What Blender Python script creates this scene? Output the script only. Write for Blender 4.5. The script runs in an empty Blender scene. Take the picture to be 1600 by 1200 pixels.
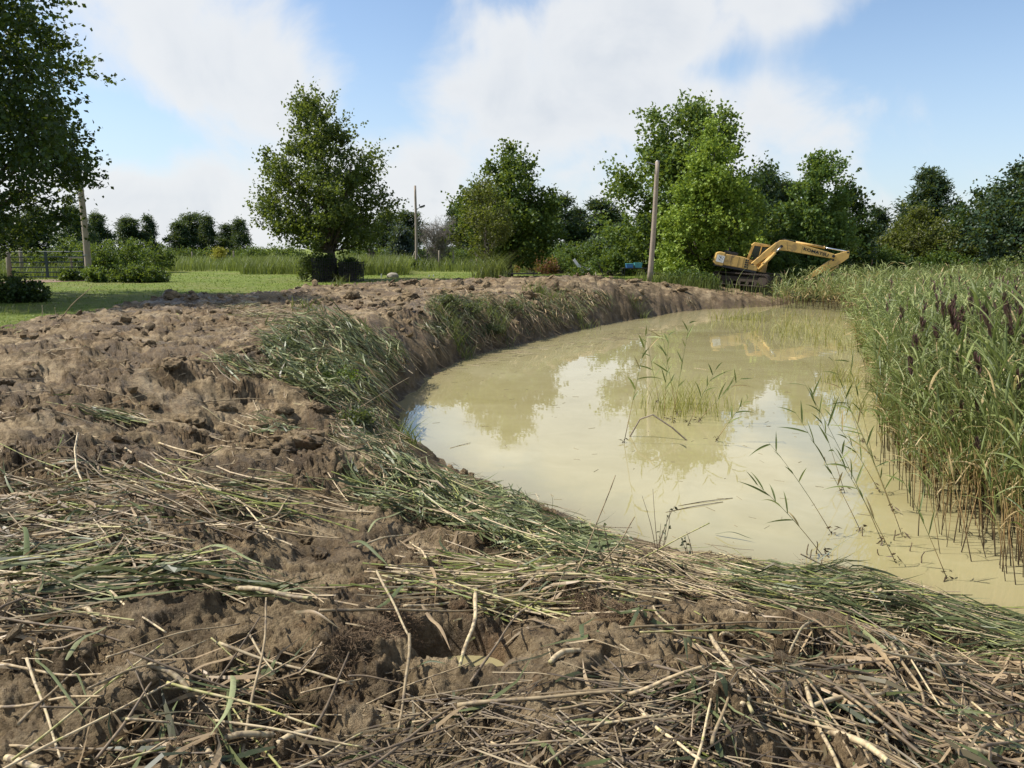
import bpy, bmesh, math, random
import numpy as np
from mathutils import Vector, Matrix, Euler
R = math.radians
random.seed(7)
SC = bpy.context.scene
COL = SC.collection

# ------------------------------------------------------------------ camera, sky, sun, exposure
CAM_Z, PITCH, FPX = 1.7, R(10.0), 1200.0          # eye height above the lawn, downward tilt, focal length in photo pixels
WATER = -1.3
cam = bpy.data.cameras.new('camera'); cam.sensor_width = 36.0; cam.lens = 36.0 * FPX / 1600.0
cam.clip_start = 0.05; cam.clip_end = 6000
cam_o = bpy.data.objects.new('camera', cam); COL.objects.link(cam_o)
cam_o.location = (0, 0, CAM_Z); cam_o.rotation_euler = (R(90) - PITCH, 0, 0)
SC.camera = cam_o

SUN_EL = R(50); SUN_AZ = R(-84)                    # azimuth from +Y (view direction) towards +X; the sun stands to the left
sun_dir = Vector((math.sin(SUN_AZ) * math.cos(SUN_EL), math.cos(SUN_AZ) * math.cos(SUN_EL), math.sin(SUN_EL)))
sl = bpy.data.lights.new('sun', 'SUN'); sl.energy = 4.4; sl.angle = R(0.6); sl.color = (1.0, 0.945, 0.86)
so = bpy.data.objects.new('sun', sl); COL.objects.link(so)
so.rotation_euler = (-sun_dir).to_track_quat('-Z', 'Y').to_euler()

SC.view_settings.view_transform = 'Standard'; SC.view_settings.look = 'None'
SC.view_settings.exposure = 0.66; SC.view_settings.gamma = 1.0; SC.view_settings.use_curve_mapping = False
SC.cycles.use_denoising = True
SC.cycles.max_bounces = 6; SC.cycles.diffuse_bounces = 3; SC.cycles.glossy_bounces = 3; SC.cycles.transmission_bounces = 4
SC.cycles.caustics_reflective = False; SC.cycles.caustics_refractive = False

class G:
    """tiny helper round a node tree"""
    def __init__(s, nt): s.nt = nt; nt.nodes.clear()
    def n(s, t, ins=None, **kw):
        nd = s.nt.nodes.new(t)
        for k, v in kw.items(): setattr(nd, k, v)
        if ins:
            for k, v in ins.items():
                sk = nd.inputs[k]
                if isinstance(v, bpy.types.NodeSocket): s.nt.links.new(v, sk)
                elif isinstance(v, bpy.types.Node): s.nt.links.new(v.outputs[0], sk)
                else: sk.default_value = v
        return nd
    def m(s, op, a, b=None, c=None):
        ins = {0: a}
        if b is not None: ins[1] = b
        if c is not None: ins[2] = c
        return s.n('ShaderNodeMath', ins, operation=op).outputs[0]
    def v(s, op, a, b=None):
        nd = s.n('ShaderNodeVectorMath', {0: a} if b is None else {0: a, 1: b}, operation=op)
        return nd.outputs['Value'] if op in ('LENGTH', 'DOT_PRODUCT') else nd.outputs[0]
    def mix(s, f, a, b):
        nd = s.n('ShaderNodeMix', data_type='RGBA')
        for k, v in ((0, f), (6, a), (7, b)):
            if isinstance(v, bpy.types.NodeSocket): s.nt.links.new(v, nd.inputs[k])
            else: nd.inputs[k].default_value = v
        return nd.outputs[2]
    def noise(s, vec, scale, detail=4, rough=.55, dist=0.0):
        return s.n('ShaderNodeTexNoise', {'Vector': vec, 'Scale': scale, 'Detail': detail, 'Roughness': rough, 'Distortion': dist}).outputs[0]
    def ramp(s, fac, stops):
        nd = s.n('ShaderNodeValToRGB', {0: fac}); cr = nd.color_ramp
        while len(cr.elements) < len(stops): cr.elements.new(.5)
        for e, (p, c) in zip(cr.elements, stops): e.position = p; e.color = (*c, 1) if len(c) == 3 else c
        return nd.outputs[0]
    def sstep(s, x, a, b):
        return s.n('ShaderNodeMapRange', {0: x, 1: a, 2: b, 3: 0.0, 4: 1.0}, interpolation_type='SMOOTHSTEP').outputs[0]

def pix_dir(px, py):
    x = (px - 800) / FPX; y = (600 - py) / FPX
    return Vector((x, math.cos(PITCH) + y * math.sin(PITCH), -math.sin(PITCH) + y * math.cos(PITCH)))
def at(px, py, Y):
    d = pix_dir(px, py); t = Y / d.y
    return Vector((d.x * t, Y, CAM_Z + d.z * t))
def onz(px, py, z=0.0):
    d = pix_dir(px, py); t = (z - CAM_Z) / d.z
    return Vector((d.x * t, d.y * t, z))

world = bpy.data.worlds.new('World'); SC.world = world; world.use_nodes = True
g = G(world.node_tree)
sky = g.n('ShaderNodeTexSky', sky_type='NISHITA', sun_disc=False, sun_elevation=SUN_EL, sun_rotation=SUN_AZ, altitude=200.0, air_density=1.0, dust_density=0.8, ozone_density=1.6)
tc = g.n('ShaderNodeTexCoord').outputs['Generated']
sep = g.n('ShaderNodeSeparateXYZ', {0: tc})
zc = g.m('ADD', g.m('MAXIMUM', sep.outputs[2], 0.0), 0.16)
flat = g.n('ShaderNodeCombineXYZ', {0: g.m('DIVIDE', sep.outputs[0], zc), 1: g.m('DIVIDE', sep.outputs[1], zc), 2: 0.37})
n_big = g.noise(flat, 0.55, 7, .52, .25)
n_fine = g.noise(tc, 7.0, 6, .55, .4)
cover = g.m('ADD', g.m('MULTIPLY', g.m('SUBTRACT', n_big, .5), 1.0), g.m('MULTIPLY', g.m('SUBTRACT', n_fine, .5), 1.5))
# cloud banks and blue gaps of this sky, as directions: (photo x, photo y, half width, half height, amount)
def band(acc, px, py, w, h, k):
    d = pix_dir(px, py).normalized()
    rx = Vector((d.y, -d.x, 0)).normalized(); up = rx.cross(d)
    off = g.v('SUBTRACT', tc, tuple(d))
    a = g.m('MULTIPLY', g.v('DOT_PRODUCT', off, tuple(rx)), FPX / w)
    b = g.m('MULTIPLY', g.v('DOT_PRODUCT', off, tuple(up)), FPX / h)
    q = g.m('ADD', g.m('MULTIPLY', a, a), g.m('MULTIPLY', b, b))
    front = g.m('GREATER_THAN', g.v('DOT_PRODUCT', tc, tuple(d)), .3)
    e = g.m('MULTIPLY', g.m('MULTIPLY', g.m('EXPONENT', g.m('MULTIPLY', q, -1.0)), k), front)
    return g.m('ADD', acc, e)
cover = g.m('ADD', cover, .00)
for bl in ((270, 40, 190, 80, .42), (370, 150, 150, 65, .42), (960, 45, 200, 70, .42), (860, 175, 230, 80, .36), (1230, 190, 220, 60, .34), (160, 310, 330, 80, .36),
           (700, 290, 300, 60, .26), (585, 80, 65, 115, -.46), (195, 215, 80, 60, -.46), (1430, 70, 165, 95, -.46), (1520, 240, 160, 70, -.16),
           (700, 50, 60, 60, -.15), (1240, 20, 80, 30, .32), (60, 60, 120, 80, -.30), (560, 200, 60, 50, -.22), (1060, 110, 110, 18, -.16)):
    cover = band(cover, *bl)
mask = g.sstep(cover, -.12, .36)
thick = g.sstep(cover, .15, .85)
shade = g.noise(tc, 5.0, 5, .6, .6)
cl_col = g.mix(g.m('MULTIPLY', thick, g.sstep(shade, .3, .7)), (4.95, 5.05, 5.15, 1), (3.75, 4.05, 4.45, 1))
haze_f = g.m('MULTIPLY', g.sstep(sep.outputs[2], .30, -.02), .55)
skyc = g.mix(haze_f, sky.outputs[0], (3.3, 4.0, 5.0, 1))
colr = g.mix(g.m('MULTIPLY', mask, .93), skyc, cl_col)
bg = g.n('ShaderNodeBackground', {0: colr, 1: 0.11})
g.nt.links.new(bg.outputs[0], g.n('ShaderNodeOutputWorld').inputs[0])

# ------------------------------------------------------------------ numpy noise
_rs = np.random.RandomState(11)
_PERM = np.concatenate([_rs.permutation(256)] * 3)
_ANG = _rs.rand(256) * 2 * np.pi
_GX, _GY = np.cos(_ANG), np.sin(_ANG)
def perlin(x, y, seed=0):
    x = x + seed * 17.31; y = y + seed * 9.77
    xi = np.floor(x).astype(np.int64); yi = np.floor(y).astype(np.int64)
    xf = x - xi; yf = y - yi
    xi &= 255; yi &= 255
    u = xf * xf * xf * (xf * (xf * 6 - 15) + 10); v = yf * yf * yf * (yf * (yf * 6 - 15) + 10)
    def gr(ix, iy, fx, fy):
        h = _PERM[_PERM[ix & 255] + (iy & 255)]
        return _GX[h] * fx + _GY[h] * fy
    a = gr(xi, yi, xf, yf); b = gr(xi + 1, yi, xf - 1, yf); c = gr(xi, yi + 1, xf, yf - 1); d = gr(xi + 1, yi + 1, xf - 1, yf - 1)
    return (a + u * (b - a) + v * ((c + u * (d - c)) - (a + u * (b - a)))) * 1.5
def fbm(x, y, f, octv=3, seed=0, gain=.5):
    s = np.zeros_like(x); a = 1.0; t = 0
    for i in range(octv):
        s += a * perlin(x * f, y * f, seed + i * 3); t += a; a *= gain; f *= 2.03
    return s / t
_WJ = _rs.rand(256, 3)
def worley(x, y, f, seed=0):
    """distance to the nearest jittered point, and that point's random number"""
    x = x * f + seed * 5.3; y = y * f + seed * 3.1
    xi = np.floor(x).astype(np.int64); yi = np.floor(y).astype(np.int64)
    best = np.full(x.shape, 9.0); rnd = np.zeros(x.shape)
    for dx in (-1, 0, 1):
        for dy in (-1, 0, 1):
            h = _PERM[_PERM[(xi + dx) & 255] + ((yi + dy) & 255)]
            d = np.hypot(xi + dx + _WJ[h, 0] - x, yi + dy + _WJ[h, 1] - y)
            k = d < best; best = np.where(k, d, best); rnd = np.where(k, _WJ[h, 2], rnd)
    return best, rnd
def sst(x, a, b):
    t = np.clip((x - a) / (b - a), 0, 1); return t * t * (3 - 2 * t)

# ------------------------------------------------------------------ mesh helpers
def mesh_np(name, V, F, attrs=None, smooth=False):
    """V (n,3); F one (m,k) index array or a list of such arrays"""
    V = np.asarray(V, dtype=np.float32).reshape(-1, 3)
    if not isinstance(F, (list, tuple)): F = [F]
    F = [np.asarray(f, dtype=np.int32) for f in F if len(f)]
    me = bpy.data.meshes.new(name)
    nl = sum(f.size for f in F); nf = sum(len(f) for f in F)
    me.vertices.add(len(V)); me.vertices.foreach_set('co', V.ravel())
    me.loops.add(nl); me.loops.foreach_set('vertex_index', np.concatenate([f.ravel() for f in F]))
    tot = np.concatenate([np.full(len(f), f.shape[1], dtype=np.int32) for f in F])
    st = np.concatenate([[0], np.cumsum(tot)[:-1]]).astype(np.int32)
    me.polygons.add(nf); me.polygons.foreach_set('loop_start', st); me.polygons.foreach_set('loop_total', tot)
    me.update(calc_edges=True)
    me.polygons.foreach_set('use_smooth', np.full(nf, smooth, dtype=bool))
    for k, a in (attrs or {}).items():
        at_ = me.attributes.new(k, 'FLOAT', 'POINT'); at_.data.foreach_set('value', np.asarray(a, dtype=np.float32))
    return me
def link(name, data, mat=None, parent=None, loc=None, rot=None):
    o = bpy.data.objects.new(name, data); COL.objects.link(o)
    if mat is not None and data is not None and not data.materials: data.materials.append(mat)
    if parent is not None: o.parent = parent
    if loc is not None: o.location = loc
    if rot is not None: o.rotation_euler = rot
    return o
def tag(o, label=None, cat=None, group=None, kind=None):
    for k, v in (('label', label), ('category', cat), ('group', group), ('kind', kind)):
        if v: o[k] = v
    return o
def empty(name, loc=(0, 0, 0), rz=0.0):
    o = bpy.data.objects.new(name, None); COL.objects.link(o); o.location = loc; o.rotation_euler = (0, 0, rz); o.empty_display_size = .2
    return o
def copy_tree(o, parent=None):
    c = o.copy(); COL.objects.link(c); c.parent = parent
    for ch in o.children: copy_tree(ch, c)
    return c
def unit(a): return a / np.maximum(np.linalg.norm(a, axis=-1, keepdims=True), 1e-9)

def tubes(P, Rr, sides=5, cap=True):
    """P (n,s,3) centre lines, Rr (n,s) radii"""
    n, s, _ = P.shape
    T = np.gradient(P, axis=1); T = unit(T)
    ref = np.where(np.abs(T[..., 2:3]) > .9, np.array([1., 0, 0]), np.array([0, 0, 1.]))
    A = unit(np.cross(T, ref)); B = np.cross(T, A)
    th = np.arange(sides) * 2 * np.pi / sides
    V = P[:, :, None, :] + Rr[:, :, None, None] * (np.cos(th)[None, None, :, None] * A[:, :, None, :] + np.sin(th)[None, None, :, None] * B[:, :, None, :])
    idx = np.arange(n * s * sides).reshape(n, s, sides)
    nx = np.roll(idx, -1, axis=2)
    F = np.stack([idx[:, :-1], nx[:, :-1], nx[:, 1:], idx[:, 1:]], -1).reshape(-1, 4)
    Fs = [F]
    if cap: Fs.append(np.concatenate([idx[:, 0, ::-1], idx[:, -1, :]]).reshape(-1, sides))
    return V.reshape(-1, 3), Fs
def ribbons(P, W, S, fold=0.0):
    """leaf blades: P (n,s,3) mid line, W (n,s) half widths, S (n,s,3) sideways unit vectors; fold lifts the edges"""
    n, s, _ = P.shape
    T = unit(np.gradient(P, axis=1)); Nn = unit(np.cross(S, T))
    L = P - S * W[..., None] + Nn * (W * fold)[..., None]
    Rt = P + S * W[..., None] + Nn * (W * fold)[..., None]
    if fold:
        V = np.stack([L, P, Rt], 2); k = 3
    else:
        V = np.stack([L, Rt], 2); k = 2
    idx = np.arange(n * s * k).reshape(n, s, k)
    F = np.stack([idx[:, :-1, :-1], idx[:, :-1, 1:], idx[:, 1:, 1:], idx[:, 1:, :-1]], -1).reshape(-1, 4)
    return V.reshape(-1, 3), F
def kites(P, D, Nn, L, W):
    """small leaves: base P, direction D, normal N, length L, half width W; four vertices each, a little folded"""
    S = unit(np.cross(D, Nn)); Nn = np.cross(S, D)
    m = P + D * (L * .45)[:, None]
    V = np.stack([P, m + S * W[:, None] + Nn * (W * .25)[:, None], P + D * L[:, None], m - S * W[:, None] + Nn * (W * .25)[:, None]], 1)
    F = np.arange(len(P) * 4).reshape(-1, 4)
    return V.reshape(-1, 3), F
class Acc:
    """collects pieces that belong to ONE part"""
    def __init__(s): s.V = []; s.F = []; s.n = 0; s.A = []
    def add(s, V, F, a=0.0):
        if not isinstance(F, (list, tuple)): F = [F]
        for f in F: s.F.append(np.asarray(f) + s.n)
        s.V.append(V); s.n += len(V)
        s.A.append(np.broadcast_to(np.asarray(a, dtype=np.float32), (len(V),)))
    def mesh(s, name, smooth=False):
        return mesh_np(name, np.concatenate(s.V), s.F, {'tint': np.concatenate(s.A)}, smooth)
def box_bm(bm, size, loc=(0, 0, 0), rot=None, bev=0.0):
    m = Matrix.Translation(loc) @ (Euler(rot).to_matrix().to_4x4() if rot is not None else Matrix()) @ Matrix.Diagonal((*size, 1))
    r = bmesh.ops.create_cube(bm, size=1, matrix=m)
    if bev:
        es = list({e for v in r['verts'] for e in v.link_edges})
        bmesh.ops.bevel(bm, geom=es, offset=bev, segments=2, affect='EDGES', profile=.6)
def cyl_bm(bm, p0, p1, r0, r1=None, seg=14):
    p0, p1 = Vector(p0), Vector(p1); d = p1 - p0
    m = Matrix.Translation((p0 + p1) / 2) @ d.to_track_quat('Z', 'Y').to_matrix().to_4x4()
    bmesh.ops.create_cone(bm, cap_ends=True, segments=seg, radius1=r0, radius2=r0 if r1 is None else r1, depth=d.length, matrix=m)
def prism_bm(bm, pts, y0, y1, bev=0.0):
    """polygon of (x, z) points drawn out from y0 to y1"""
    vs = [bm.verts.new((x, y0, z)) for x, z in pts]; f = bm.faces.new(vs)
    r = bmesh.ops.extrude_face_region(bm, geom=[f])
    nv = [v for v in r['geom'] if isinstance(v, bmesh.types.BMVert)]
    for v in nv: v.co.y = y1
    fs = {f2 for v in vs + nv for f2 in v.link_faces}
    bmesh.ops.recalc_face_normals(bm, faces=list(fs))
    if bev:
        es = list({e for v in vs + nv for e in v.link_edges})
        bmesh.ops.bevel(bm, geom=es, offset=bev, segments=2, affect='EDGES', profile=.6)
def bm_obj(name, bm, mat, parent=None, smooth=False, loc=None, rot=None):
    me = bpy.data.meshes.new(name); bm.to_mesh(me); bm.free()
    for p in me.polygons: p.use_smooth = smooth
    return link(name, me, mat, parent, loc, rot)
def part(name, mat, parent, fn, smooth=False, loc=None, rot=None):
    bm = bmesh.new(); fn(bm); return bm_obj(name, bm, mat, parent, smooth, loc, rot)

# ------------------------------------------------------------------ materials
def mat_new(name):
    m = bpy.data.materials.new(name); m.use_nodes = True; return m, G(m.node_tree)
def finish(g, sh, bump=None):
    g.nt.links.new(sh.outputs[0] if isinstance(sh, bpy.types.Node) else sh, g.n('ShaderNodeOutputMaterial').inputs[0])
def leaf_mat(name, stops, trans=.35, rough=.5, spec=.35):
    m, g = mat_new(name)
    t = g.n('ShaderNodeAttribute', attribute_name='tint').outputs['Fac']
    c = g.ramp(t, stops)
    rn = g.n('ShaderNodeObjectInfo').outputs['Random']
    c = g.n('ShaderNodeHueSaturation', {'Color': c, 'Value': g.m('ADD', .88, g.m('MULTIPLY', rn, .24))}).outputs[0]
    p = g.n('ShaderNodeBsdfPrincipled', {'Base Color': c, 'Roughness': rough, 'Specular IOR Level': spec})
    tr = g.n('ShaderNodeBsdfTranslucent', {0: g.mix(.5, c, (.28, .34, .03, 1))})
    tr.inputs[0].default_value = (.2, .3, .05, 1)
    finish(g, g.n('ShaderNodeMixShader', {0: trans, 1: p, 2: tr}))
    return m
def plain(name, col, rough=.6, metal=0.0, var=.25, scale=6.0, bump=.0, spec=.4, dirt=None, dirt_amt=.5):
    m, g = mat_new(name)
    oc = g.n('ShaderNodeTexCoord').outputs['Object']
    nz = g.noise(oc, scale, 5, .6)
    c = g.mix(nz, tuple(x * (1 - var) for x in col) + (1,), tuple(min(1, x * (1 + var)) for x in col) + (1,))
    if dirt:
        d = g.sstep(g.noise(oc, scale * .6, 6, .7, .5), .62 - .25 * dirt_amt, .78 - .15 * dirt_amt)
        c = g.mix(d, c, (*dirt, 1))
    ins = {'Base Color': c, 'Roughness': g.m('ADD', rough - .08, g.m('MULTIPLY', nz, .16)), 'Metallic': metal, 'Specular IOR Level': spec}
    if bump: ins['Normal'] = g.n('ShaderNodeBump', {'Height': g.noise(oc, scale * 4, 4, .6), 'Strength': bump, 'Distance': .02}).outputs[0]
    finish(g, g.n('ShaderNodeBsdfPrincipled', ins))
    return m
M = {}
M['bark'] = plain('bark', (.085, .07, .055), .9, var=.5, scale=9, bump=.8)
M['bark_pale'] = plain('bark_pale', (.20, .175, .145), .9, var=.4, scale=7, bump=.6)
M['pole_wood'] = plain('pole_wood', (.30, .245, .19), .85, var=.35, scale=5, bump=.4)
M['old_wood'] = plain('old_wood', (.24, .20, .15), .9, var=.4, scale=8, bump=.5)
M['pale_wood'] = plain('pale_wood', (.55, .49, .38), .8, var=.2, scale=8, bump=.3)
M['gate_paint'] = plain('gate_paint', (.018, .034, .034), .45, var=.3, scale=4)
M['black_metal'] = plain('black_metal', (.018, .018, .02), .5, var=.4, scale=6)
M['grey_metal'] = plain('grey_metal', (.25, .26, .27), .45, .6, var=.2, scale=6)
M['white_paint'] = plain('white_paint', (.72, .71, .68), .6, var=.08, scale=7, dirt=(.35, .31, .25), dirt_amt=.3)
M['blue_plastic'] = plain('blue_plastic', (.05, .17, .36), .4, var=.2)
M['teal_plastic'] = plain('teal_plastic', (.08, .30, .32), .4, var=.2)
M['stone'] = plain('stone', (.30, .27, .22), .9, var=.35, scale=9, bump=.6)
M['yellow_paint'] = plain('yellow_paint', (.60, .385, .12), .6, var=.18, scale=2.5, dirt=(.30, .20, .09), dirt_amt=.55, spec=.35)
M['track_mud'] = plain('track_mud', (.062, .047, .036), .9, var=.5, scale=8, bump=.9)
M['chrome'] = plain('chrome', (.75, .76, .78), .18, 1.0, var=.05)
M['cab_glass'] = plain('cab_glass', (.012, .014, .014), .08, var=.2, spec=.6)
M['rubber'] = plain('rubber', (.02, .02, .02), .8)
# ------------------------------------------------------------------ terrain: pond outline, banks, churned mud
shore_px = [(1235, 474), (1200, 478), (1150, 481), (1100, 483), (1050, 488), (980, 500), (900, 515), (830, 533), (770, 546), (705, 566), (665, 585), (640, 606), (612, 628),
            (603, 655), (622, 695), (680, 733), (740, 760), (800, 785), (860, 808), (930, 836), (1000, 858), (1070, 880), (1150, 893), (1250, 903), (1350, 922), (1450, 948), (1600, 990)]
SH = [tuple(onz(x, y, WATER)[:2]) for x, y in shore_px]
SH += [(9.0, 4.9), (14, 3.0), (60, 0.0), (75, 30), (60, 58), (30, 57), (19.5, 51)]
def poly_sd(x, y, poly):
    """signed distance, positive outside"""
    d = np.full(x.shape, 1e9); ins = np.zeros(x.shape, bool); n = len(poly)
    for i in range(n):
        ax, ay = poly[i]; bx, by = poly[(i + 1) % n]
        ex, ey = bx - ax, by - ay
        t = np.clip(((x - ax) * ex + (y - ay) * ey) / (ex * ex + ey * ey + 1e-12), 0, 1)
        d = np.minimum(d, np.hypot(x - ax - t * ex, y - ay - t * ey))
        c = ((ay > y) != (by > y)) & (x < ex * (y - ay) / (ey if abs(ey) > 1e-12 else 1e-12) + ax)
        ins ^= c
    return np.where(ins, -d, d)
mud_px = [(-260, 590), (-120, 545), (0, 512), (60, 500), (150, 485), (225, 471), (262, 463), (330, 463), (430, 459), (480, 448), (560, 444), (640, 441), (740, 437), (820, 434), (900, 434), (1000, 437), (1060, 438), (1095, 433)]
MUD = [tuple(onz(x, y, 0.0)[:2]) for x, y in mud_px]
MUD += [(12.0, 47.5), (17.5, 48.5), (19, 42), (20, 20), (30, 2), (12, -8), (-12, -8), (-20, 2)]
TRACK = onz(300, 500, 0.1)
HOLE = onz(722, 1055, -.22)
BARE = [(onz(px, py, z), r) for px, py, z, r in ((480, 860, -.05, .55), (400, 840, 0, .35), (300, 985, 0, .30), (400, 1000, 0, .28), (1150, 965, -.45, .42), (1240, 975, -.45, .30), (1050, 950, -.4, .2), (70, 1140, 0, .22), (1560, 1090, -.2, .25), (620, 1120, 0, .16), (560, 800, -.1, .3), (850, 1150, 0, .15))]
def bare(x, y):
    """smeared slabs of mud that stayed free of litter"""
    s = np.zeros_like(x, dtype=float)
    for c, r in BARE: s = np.maximum(s, np.exp(-(((x - c.x) / (r * 1.25)) ** 2 + ((y - c.y) / r) ** 2) ** 2))
    return s
def mounds(x, y):
    """larger heaps left by the digging: centre from the photograph, radius and height in metres"""
    s = np.zeros_like(x)
    for px, py, z, r, h in ((272, 466, .1, .35, .30), (300, 468, .1, .8, .16), (640, 447, .1, 1.2, .22), (520, 452, .1, 2.0, .15), (760, 446, .1, 2.4, .28), (870, 447, .1, 2.2, .22), (990, 450, .0, 3.0, .42),
                            (1060, 458, -.2, 2.0, .25),  (540, 540, -.1, 1.6, .3), (450, 600, -.1, 1.3, .18), (470, 660, -.1, .55, .22),
                            (330, 590, 0, .8, .12), (100, 570, 0, 1.2, .14), (430, 700, -.1, .7, .15), (480, 900, -.3, .45, -.12), (560, 720, -.3, .6, .2), (620, 760, -.5, .5, .15), (870, 960, -.4, .3, .16),
                            (1010, 905, -.5, .35, .16), (1300, 1000, -.4, .35, .14), (300, 935, 0, .4, .05), (1250, 1060, -.3, .2, -.14), (200, 1130, 0, .3, .07), (950, 1010, -.3, .3, .08)):
        c = onz(px, py, z); s += h * np.exp(-((x - c.x) ** 2 + (y - c.y) ** 2) / (r * r))
    return s
def base_land(x, y, d):
    w = 4.6 - 3.3 * sst(y, 7.5, 13.0) + 1.2 * sst(y, 26, 36) + 4 * sst(y, 48, 54)
    t = np.clip(d / w, 0, 1)
    e = .95 - .33 * sst(y, 8, 14)
    f = t ** e
    f = f * (1 - sst(t, .75, 1.25) * .0)
    top = 0.0 - .85 * np.exp(-((x - 14.0) ** 2 / 26. + (y - 43.0) ** 2 / 14.))
    z = WATER + (top - WATER) * f
    return np.where(d < 0, WATER + np.maximum(d * .45, -1.2) - .03, z)
def terrain(x, y, full=False):
    """height of the mud surface (and the masks its material uses)"""
    shp = x.shape; x = x.ravel().astype(float); y = y.ravel().astype(float)
    d = poly_sd(x, y, SH) + .28 * fbm(x, y, .9, 3, 5) * sst(np.hypot(x, y), 3, 9) + .06 * fbm(x, y, 4, 2, 8)
    dm = -poly_sd(x, y, MUD) + .5 * fbm(x, y, .8, 3, 15)
    wx = x + .16 * perlin(x * 1.7, y * 1.7, 2) + .04 * perlin(x * 7, y * 7, 4); wy = y + .16 * perlin(x * 1.7, y * 1.7, 3) + .04 * perlin(x * 7, y * 7, 5)
    rough = sst(fbm(wx, wy, .8, 2, 21) + .45 * fbm(wx, wy, 2.4, 2, 25), -.22, .25)
    rough = rough * (1 - .75 * bare(x, y))
    z = base_land(x, y, d) + mounds(x, y) * sst(d, -.15, .9)
    amp = sst(d, -.3, .8)
    r = np.hypot(x, y)
    z += amp * (.10 * fbm(x, y, .42, 2, 31) + .07 * fbm(wx, wy, 1.0, 2, 35))
    # plates of smeared mud with ragged broken edges
    nz = fbm(wx, wy, 1.15, 5, 41, .52) * 3.4 + .25 * fbm(x, y, 9, 2, 47)
    fl = np.floor(nz); plate = (fl + sst(nz - fl, .70, .98)) * .040
    nz2 = fbm(wx + 7, wy, 3.4, 4, 43, .55) * 3.0; fl2 = np.floor(nz2); plate2 = (fl2 + sst(nz2 - fl2, .65, .98)) * .024
    w2, k2 = worley(wx, wy, 4.2, 2); l2 = np.clip(1 - (w2 / .58) ** 2, 0, 1) ** .7 * np.where(k2 > .62, k2 * .055, 0)
    w3, k3 = worley(wx, wy, 11., 3); l3 = np.clip(1 - (w3 / .60) ** 2, 0, 1) ** .65 * np.where(k3 > .45, k3 * .028, 0)
    w4, k4 = worley(x + .02 * perlin(x * 20, y * 20, 7), y, 29., 4); l4 = np.clip(1 - (w4 / .6) ** 2, 0, 1) ** .6 * np.where(k4 > .4, k4 * .014, 0)
    def bil(f, sd, ax, ay): return np.abs(perlin(ax * f, ay * f, sd)) * 1.6 - .42
    bl = .030 * bil(6.0, 52, wx, wy) + .038 * bil(12, 53, x + .05 * perlin(x * 5, y * 5, 9), y) + .030 * bil(24, 54, x, y + .03 * perlin(x * 11, y * 11, 9)) + .016 * bil(44, 55, x, y)
    crumb = sst(fbm(x, y, 1.6, 2, 27), -.15, .3)
    det = plate + plate2 + rough * (l2 + l3 + l4 + bl) + (1 - rough) * (.22 * bl + crumb * (.4 * l3 + .7 * l4)) + .007 * fbm(x, y, 48, 2, 61)
    gg = fbm(wx, wy, .95, 3, 63, .55); det = det - .07 * sst(gg, .18, .24) * sst(r, 3.5, 5)
    z += amp * det
    # grouser prints of the machine's track
    ang = R(62); u = (x - TRACK.x) * math.cos(ang) + (y - TRACK.y) * math.sin(ang); v = -(x - TRACK.x) * math.sin(ang) + (y - TRACK.y) * math.cos(ang)
    tm = sst(1.3 - np.abs(v), 0, .25) * sst(3.2 - np.abs(u), 0, .6)
    z = z + tm * amp * .035 * np.sign(np.sin(u * 2 * np.pi / .42)) * np.minimum(1, np.abs(np.sin(u * 2 * np.pi / .42)) * 2)
    # the little water-filled hole in front
    hd = np.hypot((x - HOLE.x) * 1.0, (y - HOLE.y) * 1.15)
    z = z * sst(hd, .15, .38) + (HOLE.z - .20) * (1 - sst(hd, .15, .38))
    z = np.where(dm > 0, z + .10 * sst(dm, 0, .9), z) - .30 * sst(-dm, -.05, .5)
    if full: return z.reshape(shp), rough.reshape(shp), d.reshape(shp), dm.reshape(shp)
    return z.reshape(shp)
def tz(x, y): return float(terrain(np.array([float(x)]), np.array([float(y)]))[0])
def ground_z(x, y):
    """the undisturbed sheet: lawn and meadow, dropping under the pond and hidden under the mud"""
    d = poly_sd(x, y, SH); dm = -poly_sd(x, y, MUD)
    z = base_land(x, y, d) + .05 * fbm(x, y, .11, 2, 71) * sst(d, 0, 3)
    return np.where(d < 0, WATER - 1.0, z - .45 * sst(dm, .35, 1.1))
def hit(px, py):
    """where the sight line through a photo point meets the mud"""
    dv = pix_dir(px, py); t = np.linspace(1.2, 45, 3000) if py < 640 else np.linspace(1.2, 14, 1600)
    x, y, z = dv.x * t, dv.y * t, CAM_Z + dv.z * t
    b = np.nonzero(np.maximum(terrain(x, y), WATER) >= z)[0]
    i = b[0] if len(b) else len(t) - 1
    return Vector((x[i], y[i], z[i]))

def polar(r0, r1, nr, a0, a1, na):
    rr = np.exp(np.linspace(math.log(r0), math.log(r1), nr)); aa = np.linspace(a0, a1, na)
    A, Rr = np.meshgrid(aa, rr)
    return Rr * np.sin(A), Rr * np.cos(A)
def grid_faces(nr, na, keep=None):
    idx = np.arange(nr * na).reshape(nr, na)
    F = np.stack([idx[:-1, :-1], idx[1:, :-1], idx[1:, 1:], idx[:-1, 1:]], -1).reshape(-1, 4)
    F = F[:, ::-1]
    if keep is not None: F = F[keep.ravel()[F].any(axis=1)]
    return F
def compact(V, F, attrs):
    used = np.zeros(len(V), bool); used[F.ravel()] = True
    mp = np.cumsum(used) - 1
    return V[used], mp[F], {k: a[used] for k, a in attrs.items()}

NR, NA = 650, 810
uu = np.linspace(0, 1, NR); rr_ = (1.1 ** -.5 + uu * (56 ** -.5 - 1.1 ** -.5)) ** -2
A_, R_ = np.meshgrid(np.linspace(R(-43), R(41), NA), rr_); X, Y = R_ * np.sin(A_), R_ * np.cos(A_)
Z, RO, DD, DM = terrain(X, Y, True)
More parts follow.
